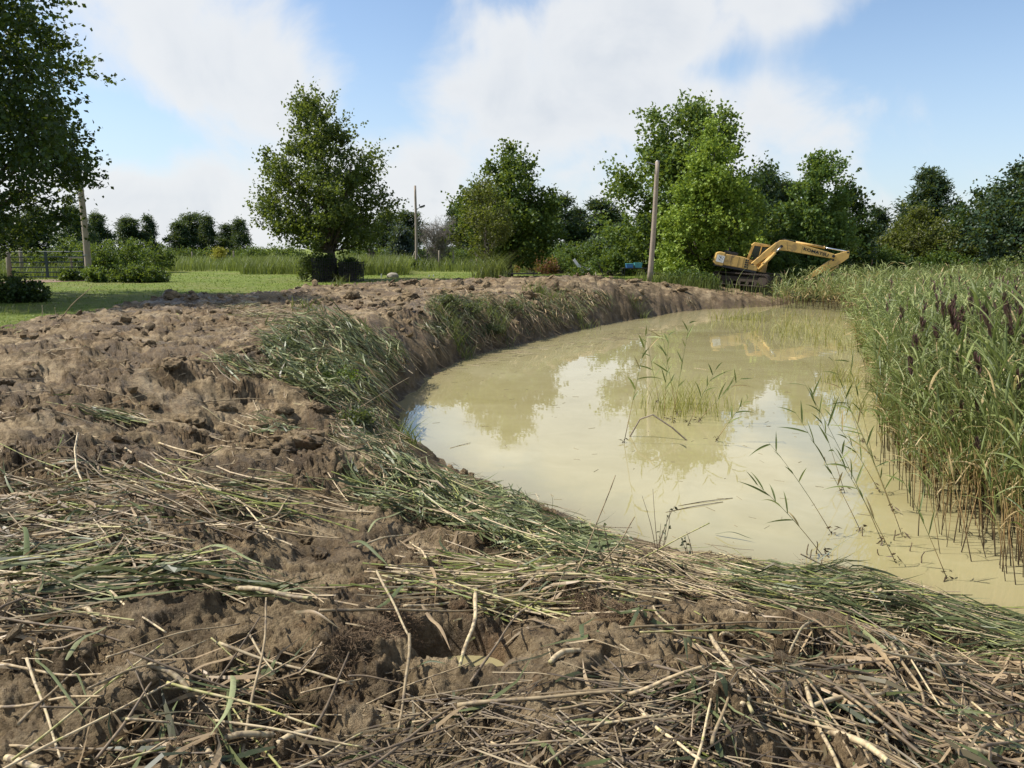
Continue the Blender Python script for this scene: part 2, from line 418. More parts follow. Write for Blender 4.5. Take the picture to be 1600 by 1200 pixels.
# loose crumbly overhang: push steep mud sideways a little so that clods get undercut edges
keep = (DD > -.40) & (DM > -.5)
V = np.stack([X, Y, Z], -1).reshape(-1, 3)
F = grid_faces(NR, NA, keep)
V, F, AT = compact(V, F, {'rough': RO.ravel(), 'shore': DD.ravel()})
mud_me = mesh_np('mud_bank', V, F, AT, True)

m, g = mat_new('mud'); M['mud'] = m
oc = g.n('ShaderNodeNewGeometry').outputs['Position']
ro = g.n('ShaderNodeAttribute', attribute_name='rough').outputs['Fac']
shr = g.n('ShaderNodeAttribute', attribute_name='shore').outputs['Fac']
n1 = g.noise(oc, .55, 5, .6, .5); n2 = g.noise(oc, 3.2, 6, .65, .6); n3 = g.noise(oc, 24, 5, .7); n4 = g.noise(oc, 1.3, 4, .55, 1.2)
clay = g.ramp(n2, [(.37, (.165, .120, .064)), (.5, (.315, .234, .132)), (.64, (.49, .375, .222))])
grey = g.ramp(n2, [(.37, (.125, .092, .052)), (.5, (.245, .184, .106)), (.63, (.39, .302, .182))])
dark = g.ramp(n2, [(.3, (.056, .037, .020)), (.7, (.15, .100, .054))])
rust = g.ramp(n2, [(.3, (.11, .062, .030)), (.7, (.22, .13, .065))])
sepp = g.n('ShaderNodeSeparateXYZ', {0: oc})
nearf = g.sstep(sepp.outputs[1], 8.5, 4.0)
f_grey = g.m('MULTIPLY', g.sstep(g.m('ADD', n4, g.m('MULTIPLY', nearf, .05)), .44, .58), .9)
c = g.mix(f_grey, clay, grey)
brown = g.ramp(n2, [(.38, (.056, .038, .020)), (.5, (.155, .107, .057)), (.62, (.30, .214, .118))])
c = g.mix(g.m('MULTIPLY', g.sstep(g.m('ADD', ro, g.m('MULTIPLY', g.m('SUBTRACT', n2, .5), 1.6)), .25, .75), .80), c, brown)
wetp = g.sstep(g.m('ADD', g.m('MULTIPLY', n1, .6), g.m('MULTIPLY', g.noise(oc, 1.1, 6, .65, .8), .4)), .49, .57)
c = g.mix(g.m('MULTIPLY', wetp, .68), c, dark)
c = g.mix(g.m('MULTIPLY', g.sstep(g.noise(oc, 1.9, 4, .6, .8), .60, .70), .65), c, rust)
c = g.mix(g.m('MULTIPLY', g.sstep(n3, .46, .62), .62), c, dark)
c = g.mix(g.m('MULTIPLY', g.sstep(g.noise(oc, 46, 3, .6), .56, .68), .35), c, (.40, .31, .20, 1))
wetf = g.sstep(g.m('ADD', shr, g.m('MULTIPLY', g.m('SUBTRACT', n2, .5), 1.2)), 1.15, .05)
c = g.mix(g.m('MULTIPLY', wetf, .62), c, g.mix(n2, (.055, .040, .024, 1), (.135, .098, .058, 1)))
rgh = g.m('SUBTRACT', .90, g.m('MULTIPLY', g.m('MAXIMUM', wetp, g.sstep(g.noise(oc, 1.6, 5, .6), .47, .62)), .47))
bh = g.m('ADD', g.m('MULTIPLY', g.noise(oc, 17, 9, .70), 1.6), g.m('MULTIPLY', g.noise(oc, 120, 4, .65), .35))
bmp = g.n('ShaderNodeBump', {'Height': bh, 'Strength': 1.0, 'Distance': .045}).outputs[0]
finish(g, g.n('ShaderNodeBsdfPrincipled', {'Base Color': c, 'Roughness': rgh, 'Specular IOR Level': .18, 'Normal': bmp}))
tag(link('mud_bank', mud_me, m), 'churned brown and grey mud spread along the pond bank', None, None, 'structure')

# lawn and meadow sheet, out to the horizon
X, Y = polar(0.6, 3000, 150, R(-180), R(180), 241)
gz = ground_z(X.ravel(), Y.ravel())
ground_me = mesh_np('ground', np.stack([X.ravel(), Y.ravel(), gz], -1), grid_faces(150, 241), None, True)
m, g = mat_new('lawn'); M['lawn'] = m
oc = g.n('ShaderNodeNewGeometry').outputs['Position']
n1 = g.noise(oc, .22, 4, .6, .4); n2 = g.noise(oc, 2.2, 5, .65); n3 = g.noise(oc, 26, 4, .7)
c = g.ramp(g.m('ADD', g.m('MULTIPLY', n2, .55), g.m('MULTIPLY', n3, .45)), [(.38, (.080, .115, .014)), (.5, (.145, .195, .026)), (.62, (.24, .28, .055))])
c = g.mix(g.m('MULTIPLY', g.sstep(n1, .45, .60), .55), c, (.215, .21, .07, 1))
c = g.mix(g.m('MULTIPLY', g.sstep(g.noise(oc, 11, 2, .5), .68, .74), .5), c, (.42, .42, .30, 1))
bmp = g.n('ShaderNodeBump', {'Height': g.m('ADD', n3, g.m('MULTIPLY', g.noise(oc, 90, 3, .7), .8)), 'Strength': 1.0, 'Distance': .05}).outputs[0]
finish(g, g.n('ShaderNodeBsdfPrincipled', {'Base Color': c, 'Roughness': .85, 'Specular IOR Level': .2, 'Normal': bmp}))
tag(link('ground', ground_me, m), None, None, None, 'structure')

# pond: muddy water, opaque with silt, smooth enough to mirror the trees
wv, wa = [], []
X, Y = np.meshgrid(np.concatenate([np.linspace(-8, 14, 90), np.linspace(14.8, 74, 20)]), np.concatenate([np.linspace(.5, 24, 90), np.linspace(24.8, 60, 45)]))
F = grid_faces(135, 110)[:, ::-1]
pond_me = mesh_np('pond', np.stack([X.ravel(), Y.ravel(), np.full(X.size, WATER)], -1), F, {'shore': poly_sd(X.ravel(), Y.ravel(), SH)}, True)
m, g = mat_new('silty_water'); M['water'] = m
oc = g.n('ShaderNodeNewGeometry').outputs['Position']
n1 = g.noise(oc, .35, 4, .55, .8); n2 = g.noise(oc, 1.7, 4, .6, 1.0)
c = g.ramp(g.m('ADD', g.m('MULTIPLY', n1, .7), g.m('MULTIPLY', n2, .3)), [(.3, (.290, .252, .116)), (.5, (.340, .300, .152)), (.62, (.375, .335, .182))])
shw = g.n('ShaderNodeAttribute', attribute_name='shore').outputs['Fac']
c = g.mix(g.m('MULTIPLY', g.sstep(g.m('ADD', shw, g.m('MULTIPLY', g.m('SUBTRACT', n2, .5), 1.4)), -1.1, .0), .45), c, (.20, .155, .075, 1))
bh = g.m('ADD', g.m('MULTIPLY', g.noise(oc, 1.1, 2, .5), 1.0), g.m('MULTIPLY', g.noise(oc, 5.0, 2, .5), .12))
bmp = g.n('ShaderNodeBump', {'Height': bh, 'Strength': .06, 'Distance': .05}).outputs[0]
finish(g, g.n('ShaderNodeBsdfPrincipled', {'Base Color': c, 'Roughness': g.m('ADD', .012, g.m('MULTIPLY', g.sstep(g.noise(oc, .5, 4, .6, 1.5), .48, .66), .03)), 'IOR': 1.45, 'Specular IOR Level': 1.0, 'Normal': bmp}))
tag(link('pond', pond_me, m), None, None, None, 'structure')
# puddle in the hole
th = np.linspace(0, 2 * np.pi, 40, endpoint=False)
pv = np.stack([HOLE.x + .36 * np.cos(th), HOLE.y + .36 * np.sin(th), np.full(40, HOLE.z - .02)], -1)
tag(link('puddle', mesh_np('puddle', pv, np.arange(40)[None, :]), M['water']), 'small muddy puddle in a hole among cut stalks', None, None, 'structure')
# ------------------------------------------------------------------ trees
LEAF = {
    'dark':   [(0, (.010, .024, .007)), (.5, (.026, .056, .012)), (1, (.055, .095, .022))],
    'maple':  [(0, (0.029, 0.052, 0.013)), (.5, (0.072, 0.114, 0.026)), (1, (0.150, 0.182, 0.046))],
    'mid':    [(0, (0.025, 0.053, 0.011)), (.5, (0.060, 0.110, 0.021)), (1, (0.125, 0.181, 0.037))],
    'syc':    [(0, (0.037, 0.069, 0.015)), (.5, (0.094, 0.156, 0.030)), (1, (0.188, 0.250, 0.056))],
    'bright': [(0, (.085, .140, .018)), (.5, (.215, .315, .042)), (1, (.380, .480, .085))],
    'tulip':  [(0, (0.036, 0.072, 0.019)), (.5, (0.084, 0.150, 0.036)), (1, (0.168, 0.240, 0.066))],
    'olive':  [(0, (0.042, 0.054, 0.012)), (.5, (0.102, 0.120, 0.024)), (1, (0.192, 0.198, 0.048))],
    'pine':   [(0, (0.012, 0.031, 0.016)), (.5, (0.029, 0.062, 0.029)), (1, (0.060, 0.102, 0.046))],
    'spruce': [(0, (.020, .038, .034)), (.5, (.045, .075, .066)), (1, (.090, .125, .110))],
    'shrub':  [(0, (0.025, 0.052, 0.011)), (.5, (0.063, 0.115, 0.023)), (1, (0.127, 0.190, 0.044))],
    'pale':   [(0, (.060, .085, .024)), (.5, (.130, .165, .050)), (1, (.230, .260, .095))],
    'sage':   [(0, (.040, .052, .026)), (.5, (.090, .110, .055)), (1, (.170, .190, .110))],
    'yellow': [(0, (.200, .180, .025)), (.5, (.380, .340, .045)), (1, (.520, .460, .080))],
    'red':    [(0, (.085, .022, .018)), (.5, (.190, .055, .038)), (1, (.300, .110, .070))],
}
for k, st in LEAF.items(): M['leaf_' + k] = leaf_mat('leaf_' + k, st, .25 if k in ('pine', 'spruce', 'dark') else .38)

def rnd_unit(rs, n):
    v = rs.normal(size=(n, 3)); return unit(v)
def crown_leaves(rs, C, rad, out, ntw, nlf, tl, ls, up=.25, flat=.7, droop=0.0, asp=.42):
    """leafy twigs bursting from clump centres C (n,3), sizes rad (n,), outward directions out (n,3)"""
    n = len(C)
    d = rnd_unit(rs, n * ntw).reshape(n, ntw, 3); d[..., 2] *= flat
    d = unit(d + .75 * out[:, None, :] + np.array([0, 0, up]))
    L = rad[:, None] * tl * rs.uniform(.55, 1.25, (n, ntw))
    st = C[:, None, :] + rnd_unit(rs, n * ntw).reshape(n, ntw, 3) * (rad * .45)[:, None, None]
    t = rs.uniform(.08, 1.0, (n, ntw, nlf))
    P = st[:, :, None, :] + d[:, :, None, :] * (L[..., None] * t)[..., None]
    P[..., 2] -= droop * (L[..., None] * t) ** 2
    P = P + rs.normal(size=P.shape) * (ls * .55)
    k = n * ntw * nlf
    P = P.reshape(-1, 3)
    D = unit(np.repeat(d.reshape(-1, 3), nlf, 0) * .6 + rs.normal(size=(k, 3)) * .75 + np.array([0, 0, -.12]))
    Nn = unit(rs.normal(size=(k, 3)) * .8 + np.array([0, 0, .8]))
    l = ls * rs.uniform(.65, 1.35, k)
    V, F = kites(P, D, Nn, l, l * asp)
    tw = rs.uniform(-.22, .22, (n, ntw, 1)) + rs.uniform(-.15, .15, (n, 1, 1)) + rs.uniform(-.28, .28, (n, ntw, nlf)) + .46
    tint = np.repeat(np.clip(tw.reshape(-1), 0, 1), 4)
    return V, F, tint
def limb_paths(A, B, rs, s=6, bow=.12, sag=.0):
    """n curved limbs from A to B"""
    t = np.linspace(0, 1, s)[None, :, None]
    L = np.linalg.norm(B - A, axis=1)[:, None, None]
    mid = rs.normal(size=(len(A), 1, 3)) * L * bow + np.array([0, 0, 1.]) * L * sag
    return A[:, None, :] * (1 - t) + B[:, None, :] * t + mid * (4 * t * (1 - t)) * .5
def prof(profile, t):
    xs = [p[0] for p in profile]; ys = [p[1] for p in profile]
    return np.interp(t, xs, ys)
def broadleaf(name, label, loc, H, profile, kind, seed, nclump=120, ntw=9, nlf=13, ls=.17, trunk_r=.16, base=.2, fork=0, lean=(0, 0), csize=.75, bark='bark', up=.3, group=None, cat='tree', sprig=1.0, asym=None, deep=.55, tl=1.25):
    """profile: (height fraction, crown radius in metres); base: height fraction where the limbs start"""
    rs = np.random.RandomState(seed)
    # clump centres through the crown, more of them towards its skin
    tmin, tmax = profile[0][0], profile[-1][0]
    cand_t = rs.uniform(tmin, tmax, nclump * 8)
    w = prof(profile, cand_t) ** 1.6 + .02
    ti = rs.choice(cand_t, nclump, replace=False, p=w / w.sum())
    a = rs.uniform(0, 2 * np.pi, nclump)
    rr = rs.uniform(0, 1, nclump) ** deep
    lob = 1 + .16 * np.sin(a * 3 + seed) + .13 * np.sin(ti * 21 + a * 2 + seed * 2)
    if asym: lob = lob * (1 + asym[0] * np.cos(a) + asym[1] * np.sin(a))
    rad = csize * rs.uniform(.65, 1.3, nclump)
    Rm = np.maximum(prof(profile, ti) * lob - rad * .55, .05)
    ax = np.array([lean[0], lean[1]]) * (ti[:, None])
    C = np.stack([np.cos(a) * rr * Rm + ax[:, 0], np.sin(a) * rr * Rm + ax[:, 1], ti * H], -1)
    out = unit(np.stack([np.cos(a) * rr, np.sin(a) * rr, .25 + .6 * (ti - .5)], -1))
    V, F, tint = crown_leaves(rs, C, rad, out, ntw, nlf, tl, ls, up)
    root = empty(name, loc); root.rotation_euler = (0, 0, 0)
    tag(root, label, cat, group)
    link('crown', mesh_np('crown', V, F, {'tint': tint}), M['leaf_' + kind], root)
    # trunk, limbs
    acc = Acc()
    s = 9; tt = np.linspace(0, 1, s)
    top = .82
    tp = np.stack([lean[0] * tt * top + .05 * H * .1 * np.sin(tt * 5 + seed), lean[1] * tt * top, tt * H * top], -1)
    flare = 1 + .55 * np.exp(-tt * 22)
    acc.add(*tubes(tp[None], (trunk_r * (1 - tt * .88) * flare)[None], 9))
    k = min(nclump, 70)
    pick = rs.choice(nclump, k, replace=False)
    hb = np.clip(ti[pick] - rs.uniform(.10, .30, k) * (rr[pick] + .35), base, .8)
    A = np.stack([np.interp(hb / top, tt, tp[:, 0]), np.interp(hb / top, tt, tp[:, 1]), hb * H], -1)
    Pth = limb_paths(A, C[pick], rs, 6, .10, -.06)
    r0 = trunk_r * (1 - hb / top * .8) * rs.uniform(.22, .42, k)
    tr = np.linspace(1, .18, 6)
    acc.add(*tubes(Pth, r0[:, None] * tr[None], 5))
    for q in range(fork):
        an = q * 2.4 + seed
        A = np.array([[0, 0, base * H]]); B = np.array([[math.cos(an) * H * .16, math.sin(an) * H * .16, H * .62]])
        acc.add(*tubes(limb_paths(A, B, rs, 7, .05, -.1), (trunk_r * .62 * np.linspace(1, .3, 7))[None], 7))
    link('trunk', acc.mesh('trunk', True), M[bark], root)
    return root
def conifer(name, label, loc, H, Rm, kind, seed, spire=False, group=None, base=.12, nwh=15, dens=1.0, ls=.34):
    rs = np.random.RandomState(seed)
    root = empty(name, loc); tag(root, label, 'tree', group)
    acc = Acc(); br = Acc()
    tt = np.linspace(0, 1, 8)
    br.add(*tubes(np.stack([.1 * np.sin(tt * 3 + seed), .08 * np.cos(tt * 4), tt * H * .97], -1)[None], (.02 * H * (1 - tt * .93) + .01)[None], 7))
    Cs, Os, Rs = [], [], []
    for i in range(nwh):
        t = base + (1 - base) * (i + rs.uniform(-.3, .3)) / nwh
        t = min(max(t, .05), .985)
        rad = Rm * ((1 - t) ** .75 * 1.12 if spire else ((1 - t) ** .8 * (.6 + .4 * min(1, t / .25)) + .03)) * rs.uniform(.55, 1.25)
        nb = int((7 if spire else 6) * dens + rs.randint(0, 3))
        for j in range(nb):
            a = rs.uniform(0, 6.283) ; l = rad * rs.uniform(.6, 1.12)
            z0 = t * H; dz = (-.22 if spire else .16) * l + rs.normal() * .12
            A = np.array([[0, 0, z0]]); B = np.array([[math.cos(a) * l, math.sin(a) * l, z0 + dz]])
            br.add(*tubes(limb_paths(A, B, rs, 4, .03, .03), (.012 * H * (1 - t) * .45 * np.linspace(1, .3, 4) + .008)[None], 4, False))
            nt = max(2, int(l / (.42 if spire else .52)))
            for q in range(nt):
                u = (q + .9) / nt if not spire else (q + .6) / nt
                p = A[0] * (1 - u) + B[0] * u
                Cs.append(p + rs.normal(size=3) * .12); Os.append((math.cos(a), math.sin(a), .3 if not spire else -.1)); Rs.append((.42 if spire else .66) * rs.uniform(.7, 1.2) * (H / 9) ** .5)
    C = np.array(Cs); O = np.array(Os); Rr = np.array(Rs)
    V, F, tint = crown_leaves(rs, C, Rr, unit(O), 9, 8, 1.15, ls, .14 if not spire else -.02, .3 if not spire else .35, 0, .15 if not spire else .17)
    link('crown', mesh_np('crown', V, F, {'tint': tint}), M['leaf_' + kind], root)
    link('trunk', br.mesh('trunk', True), M['bark'], root)
    return root
def again(root, loc, label, sc=(1, 1, 1), rz=0.0):
    c = copy_tree(root); c.location = loc; c.scale = sc; c.rotation_euler = (0, 0, rz); c['label'] = label
    return c
def gz1(x, y): return float(ground_z(np.array([float(x)]), np.array([float(y)]))[0])
def foot(px, Y):
    p = at(px, 400, Y); return Vector((p.x, Y, gz1(p.x, Y) - .03))
def hgt(py, Y): return at(800, py, Y).z

# left foreground tree in shade, most of it beyond the edge of the picture
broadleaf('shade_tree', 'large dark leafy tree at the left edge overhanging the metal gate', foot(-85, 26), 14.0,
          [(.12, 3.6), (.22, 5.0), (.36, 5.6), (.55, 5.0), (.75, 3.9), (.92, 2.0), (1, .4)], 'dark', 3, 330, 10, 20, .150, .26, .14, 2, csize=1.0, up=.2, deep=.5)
# maple on the lawn
broadleaf('maple_tree', 'spreading maple on the lawn with dark mesh cages round its trunk', foot(521, 42), 9.6,
          [(.15, 2.3), (.24, 3.5), (.38, 3.8), (.55, 3.3), (.72, 2.4), (.88, 1.25), (1, .25)], 'maple', 12, 215, 10, 16, .150, .25, .17, 2, lean=(-.9, 0), csize=.74, up=.5, tl=1.45)
# pair in the middle
broadleaf('oak_tree', 'dark rounded tree standing behind the slender olive one', foot(797, 47), hgt(240, 47),
          [(.10, 1.9), (.25, 2.9), (.48, 2.95), (.68, 2.3), (.86, 1.3), (1, .2)], 'mid', 23, 190, 9, 14, .18, .17, .14, 1, csize=.68, up=.45, tl=1.4)
broadleaf('young_tree', 'slender olive green young tree in front of the dark one', foot(757, 41), hgt(268, 41),
          [(.30, .8), (.42, 1.55), (.62, 1.5), (.8, 1.0), (1, .25)], 'olive', 31, 60, 8, 12, .12, .065, .28, 0, csize=.5, up=.7, tl=1.5, bark='bark_pale')
# right hand group
broadleaf('sycamore_tree', 'tallest broad sycamore behind the wooden pole', foot(1072, 54), hgt(170, 54),
          [(.10, 4.0), (.22, 5.2), (.40, 5.2), (.60, 4.4), (.78, 3.6), (.92, 2.9), (1, 1.5)], 'syc', 42, 230, 9, 15, .235, .3, .15, 1, csize=1.05, up=.25)
broadleaf('bright_tree', 'bright yellow-green tree leaning over the excavator tail', foot(1098, 48.3), hgt(186, 48.3),
          [(.03, 2.3), (.14, 3.0), (.34, 3.0), (.55, 2.3), (.75, 1.5), (.92, .7), (1, .2)], 'bright', 53, 210, 9, 14, .185, .18, .1, 0, csize=.72, up=.12, lean=(.5, 0))
broadleaf('tulip_tree', 'narrow upright tree rising behind the excavator boom', foot(1275, 55), hgt(222, 55),
          [(.05, 2.0), (.25, 2.3), (.5, 2.1), (.75, 1.5), (.92, 1.0), (1, .3)], 'tulip', 64, 160, 9, 13, .21, .17, .1, 0, csize=.7, up=.45)
broadleaf('ash_tree', 'dark dense tree just behind the narrow upright one', foot(1316, 60), hgt(288, 60),
          [(.05, 2.0), (.4, 2.2), (.7, 1.6), (1, .4)], 'dark', 75, 110, 9, 12, .24, .16, .1, 0, csize=.8)
broadleaf('hedge_tree', 'dark low tree filling the gap behind the excavator cab', foot(1215, 58), hgt(330, 58),
          [(.03, 2.4), (.4, 2.6), (.7, 1.9), (1, .4)], 'mid', 76, 100, 9, 12, .22, .16, .08, 0, csize=.85)
broadleaf('dogwood_tree', 'low olive tree in front of the tall pine', foot(1432, 64), hgt(330, 64),
          [(.05, 2.8), (.35, 3.4), (.65, 2.6), (.88, 1.3), (1, .3)], 'olive', 86, 100, 9, 12, .20, .14, .1, 2, csize=.85, up=.1)
broadleaf('walnut_tree', 'big dark tree at the right edge above the reeds', foot(1610, 60), hgt(236, 60),
          [(.04, 4.2), (.3, 5.4), (.55, 4.8), (.78, 3.4), (.93, 1.8), (1, .4)], 'pine', 97, 240, 9, 13, .26, .26, .1, 1, csize=1.05, up=.2)
broadleaf('linden_tree', 'medium dark tree left of the big one at the right edge', foot(1535, 66), hgt(296, 66),
          [(.04, 3.0), (.35, 3.4), (.65, 2.7), (.9, 1.4), (1, .4)], 'dark', 98, 110, 9, 12, .24, .2, .1, 1, csize=.95, up=.2)
# conifers
pine = conifer('pine_tree', 'dark pine standing furthest left in the row behind the meadow', foot(118, 95), 6.6, 2.5, 'pine', 101, nwh=9, group='pines behind the meadow')
pine_b = conifer('pine_tree', 'dark pine right behind the leaning pole by the gate', foot(158, 100), 6.2, 2.5, 'pine', 102, nwh=8, group='pines behind the meadow')
for i, (px, Y, py, wd, lb) in enumerate(((207, 108, 340, 1.15, 'first of the paired pines left of the taller pine clump'), (236, 110, 347, 1.0, 'second of the paired pines left of the taller pine clump'),
        (282, 112, 342, 1.1, 'pine at the near end of the taller clump behind the meadow'), (303, 116, 337, 1.1, 'pine in the middle of the clump behind the meadow'), (327, 113, 344, 1.0, 'pine at the far end of the clump behind the meadow'),
        (358, 112, 350, 1.0, 'pine above the yellow bush in the meadow'), (377, 110, 341, 1.1, 'pine nearest the left side of the maple crown'), (60, 100, 335, 1.2, 'pine mostly hidden behind the gate tree'), (20, 98, 332, 1.2, 'pine behind the gate post, hidden by the shade tree'),
        (605, 84, 334, 1.3, 'pine right behind the maple crown'), (640, 95, 338, 1.2, 'pine just behind the lamp pole'), (712, 82, 324, 1.2, 'pine between the bare tree and the paired lawn trees'), (735, 88, 318, 1.3, 'pine behind the slender olive tree'),
        (872, 76, 322, 1.1, 'pine just right of the paired lawn trees'), (905, 80, 318, 1.0, 'pine behind the small blue spruce'), (938, 78, 316, 1.15, 'tall pine left of the sycamore'), (968, 84, 345, 1.1, 'short pine at the sycamore edge'),
        (1184, 68, 262, .85, 'pine peeking between the bright tree and the narrow one'), (1222, 70, 282, .9, 'pine behind the gap above the excavator cab'), (1368, 78, 338, 1.2, 'short pine behind the arm of the excavator'), (1510, 84, 330, 1.3, 'pine in the gap between the right hand trees'),
        (1420, 88, 322, 1.3, 'pine left behind the tall shaggy pine'), (560, 96, 345, 1.2, 'pine low behind the maple trunk'), (1010, 90, 335, 1.2, 'pine hidden behind the wooden pole'), (830, 90, 335, 1.4, 'pine behind the dark lawn tree'))):
    p = foot(px, Y); h = hgt(py, Y) - p.z
    base = pine if i % 2 else pine_b
    H0 = 6.6 if i % 2 else 6.2
    wv = wd * (1.3, .85, 1.1, 1.45, .95)[i % 5]
    again(base, p, lb, (h / H0 * wv, h / H0 * wv, h / H0 * (1.0, 1.12, .94)[i % 3]), i * 1.7)
conifer('tall_pine', 'tall shaggy pine with a crooked top above the reeds', foot(1446, 74), hgt(264, 74), 3.4, 'pine', 121, nwh=11, ls=.42)
spr = conifer('blue_spruce', 'small blue spruce beside the lamp pole', foot(627, 72), hgt(358, 72), 1.7, 'spruce', 131, True, 'blue spruces', .04, 15)
for px, Y, py, lb in ((932, 62, 372, 'blue spruce behind the shrubs left of the pole'), (967, 66, 356, 'blue spruce tucked against the sycamore'), (1390, 70, 365, 'grey spruce behind the reeds near the excavator arm'), (1345, 68, 372, 'grey spruce at the tip of the excavator arm')):
    p = foot(px, Y); k = (hgt(py, Y) - p.z) / (hgt(358, 72)); again(spr, p, lb, (k * 1.15, k * 1.15, k), px)

# bare grey tree
def bare_tree(loc, H, seed):
    rs = np.random.RandomState(seed); root = empty('bare_tree', loc); tag(root, 'leafless grey tree between lamp pole and olive tree', 'tree')
    a = Acc(); tr = Acc()
    tr.add(*tubes(np.array([[[0, 0, 0], [.03, 0, H * .2], [0, 0, H * .4], [.05, 0, H * .6]]]), np.array([[.13, .1, .08, .05]]), 7))
    n = 36; an = rs.uniform(0, 6.28, n); h0 = rs.uniform(.12, .5, n) * H
    A = np.stack([np.zeros(n), np.zeros(n), h0], -1); L = H * rs.uniform(.35, .55, n)
    B = A + np.stack([np.cos(an) * L * .62, np.sin(an) * L * .62, L * .75], -1)
    P1 = limb_paths(A, B, rs, 6, .08, -.08); tr.add(*tubes(P1, np.linspace(.045, .015, 6)[None].repeat(n, 0), 5))
    k = 14; i = np.repeat(np.arange(n), k); u = rs.randint(1, 6, n * k)
    A2 = P1[i, u]; B2 = A2 + unit(rs.normal(size=(n * k, 3)) + np.array([0, 0, .9]) + .6 * (B - A)[i] / L[i, None]) * rs.uniform(.4, 1.1, (n * k, 1))
    P2 = limb_paths(A2, B2, rs, 4, .1); a.add(*tubes(P2, np.linspace(.016, .006, 4)[None].repeat(n * k, 0), 3, False))
    k2 = 5; i = np.repeat(np.arange(n * k), k2); u = rs.randint(1, 4, n * k * k2)
    A3 = P2[i, u]; B3 = A3 + unit(rs.normal(size=(len(i), 3)) + np.array([0, 0, .6])) * rs.uniform(.25, .6, (len(i), 1))
    a.add(*tubes(limb_paths(A3, B3, rs, 3, .1), np.linspace(.010, .005, 3)[None].repeat(len(i), 0), 3, False))
    link('crown', a.mesh('crown'), M['bark_pale'], root); link('trunk', tr.mesh('trunk', True), M['bark_pale'], root)
bare_tree(foot(684, 66), hgt(338, 66), 5)

# shrubs
def shrub(name, label, loc, W, H, kind, seed, D=None, n=40, ls=.11, group=None, up=.5, ntw=8, nlf=10, cat='shrub', stems=True, cs=None):
    rs = np.random.RandomState(seed); D = D or W
    a = rs.uniform(0, 6.283, n); rr = rs.uniform(0, 1, n) ** .5; ph = rs.uniform(.12, 1, n)
    C = np.stack([np.cos(a) * rr * W / 2 * .8, np.sin(a) * rr * D / 2 * .8, H * ph * np.sqrt(1 - .72 * rr ** 2) * .8], -1)
    rad = np.full(n, (cs or min(W, H) * .28)) * rs.uniform(.7, 1.3, n)
    out = unit(np.stack([np.cos(a) * rr, np.sin(a) * rr, np.full(n, .5)], -1))
    V, F, t = crown_leaves(rs, C, rad, out, ntw, nlf, 1.2, ls, up)
    V[:, 2] = np.maximum(V[:, 2], .0)
    root = empty(name, loc); tag(root, label, cat, group)
    link('foliage', mesh_np('foliage', V, F, {'tint': t}), M['leaf_' + kind], root)
    k = min(n, 22); A = np.stack([rs.normal(size=k) * W * .1, rs.normal(size=k) * D * .1, np.zeros(k)], -1)
    P = limb_paths(A, C[:k], rs, 4, .08); v, f = tubes(P, np.linspace(.022, .008, 4)[None].repeat(k, 0), 4)
    link('stems', mesh_np('stems', v, f), M['bark'], root)
    return root
shrub('mounded_shrub', 'neat low dark green shrub mound right of the gate pole', foot(215, 40), 3.5, .85, 'shrub', 201, 2.4, 110, .10, cs=.25)
shrub('low_shrub', 'low dark shrub at the left edge near the mud', foot(18, 25), 2.3, .75, 'dark', 202, 1.8, 70, .09, cs=.24)
for i, (px, Y, W, H, k, lb) in enumerate(((40, 50, 3.6, 1.9, 'pale', 'pale green bush seen through the left end of the gate'), (85, 49, 3.4, 1.8, 'shrub', 'bush seen through the middle of the gate'), (150, 47, 2.6, 2.6, 'shrub', 'tall bush right behind the gate pole'),
        (190, 52, 3.6, 2.9, 'shrub', 'tall bush behind the neat low shrub mound'), (238, 56, 3.4, 2.4, 'shrub', 'bush at the end of the tall row towards the meadow'), (145, 39.6, 1.2, .8, 'shrub', 'small weedy bush at the foot of the gate pole'),
        (110, 41, 1.0, .5, 'shrub', 'small weeds under the right end of the gate'), (120, 55, 3.5, 3.0, 'shrub', 'bush towering behind the gate'))):
    shrub('roadside_bush', lb, foot(px, Y), W, H, k, 210 + i, None, 60 if W > 2 else 26, .12, 'bushes by the gate', cs=.38 if W > 2 else .2)
shrub('yellow_bush', 'slim bright yellow bush in the meadow', foot(342, 78), 1.5, 2.2, 'yellow', 230, None, 22, .14)
shrub('red_shrub', 'dark red leafed shrub beneath the paired lawn trees', foot(835, 52), 3.2, 1.55, 'red', 231, 2.2, 26, .12, cs=.4, nlf=8)
shrub('garden_shrub', 'leafy green shrub right of the red one', foot(872, 54), 2.6, 1.5, 'shrub', 232, None, 40, .12, 'garden shrubs')
shrub('garden_shrub', 'tall loose shrub in front of the blue spruce', foot(912, 56), 3.4, 2.3, 'shrub', 233, None, 55, .13, 'garden shrubs')
shrub('garden_shrub', 'loose shrub left of the wooden pole', foot(955, 50), 2.4, 1.6, 'mid', 234, None, 40, .13, 'garden shrubs')
shrub('garden_shrub', 'dark weedy shrub between stacked wood and white board', foot(912, 43), 1.3, 1.3, 'mid', 235, None, 30, .11, 'garden shrubs')
shrub('garden_shrub', 'tuft of shrubbery at the foot of the lamp pole', foot(654, 62), 2.2, .9, 'shrub', 236, None, 30, .11, 'garden shrubs')
shrub('garden_shrub', 'round green bush behind the lamp pole', foot(672, 72), 2.4, 1.8, 'shrub', 237, None, 30, .13, 'garden shrubs')
shrub('garden_shrub', 'upright green bush beside the far fence posts', foot(712, 70), 2.4, 1.9, 'shrub', 238, None, 30, .13, 'garden shrubs')
shrub('cage_shrub', 'light green shrub growing left of the maple trunk', foot(494, 41.2), 1.7, 1.5, 'pale', 239, None, 30, .11)
shrub('cage_shrub', 'dark twiggy shrub between the two mesh cages', foot(545, 41.4), 1.2, 1.1, 'mid', 240, None, 22, .1)
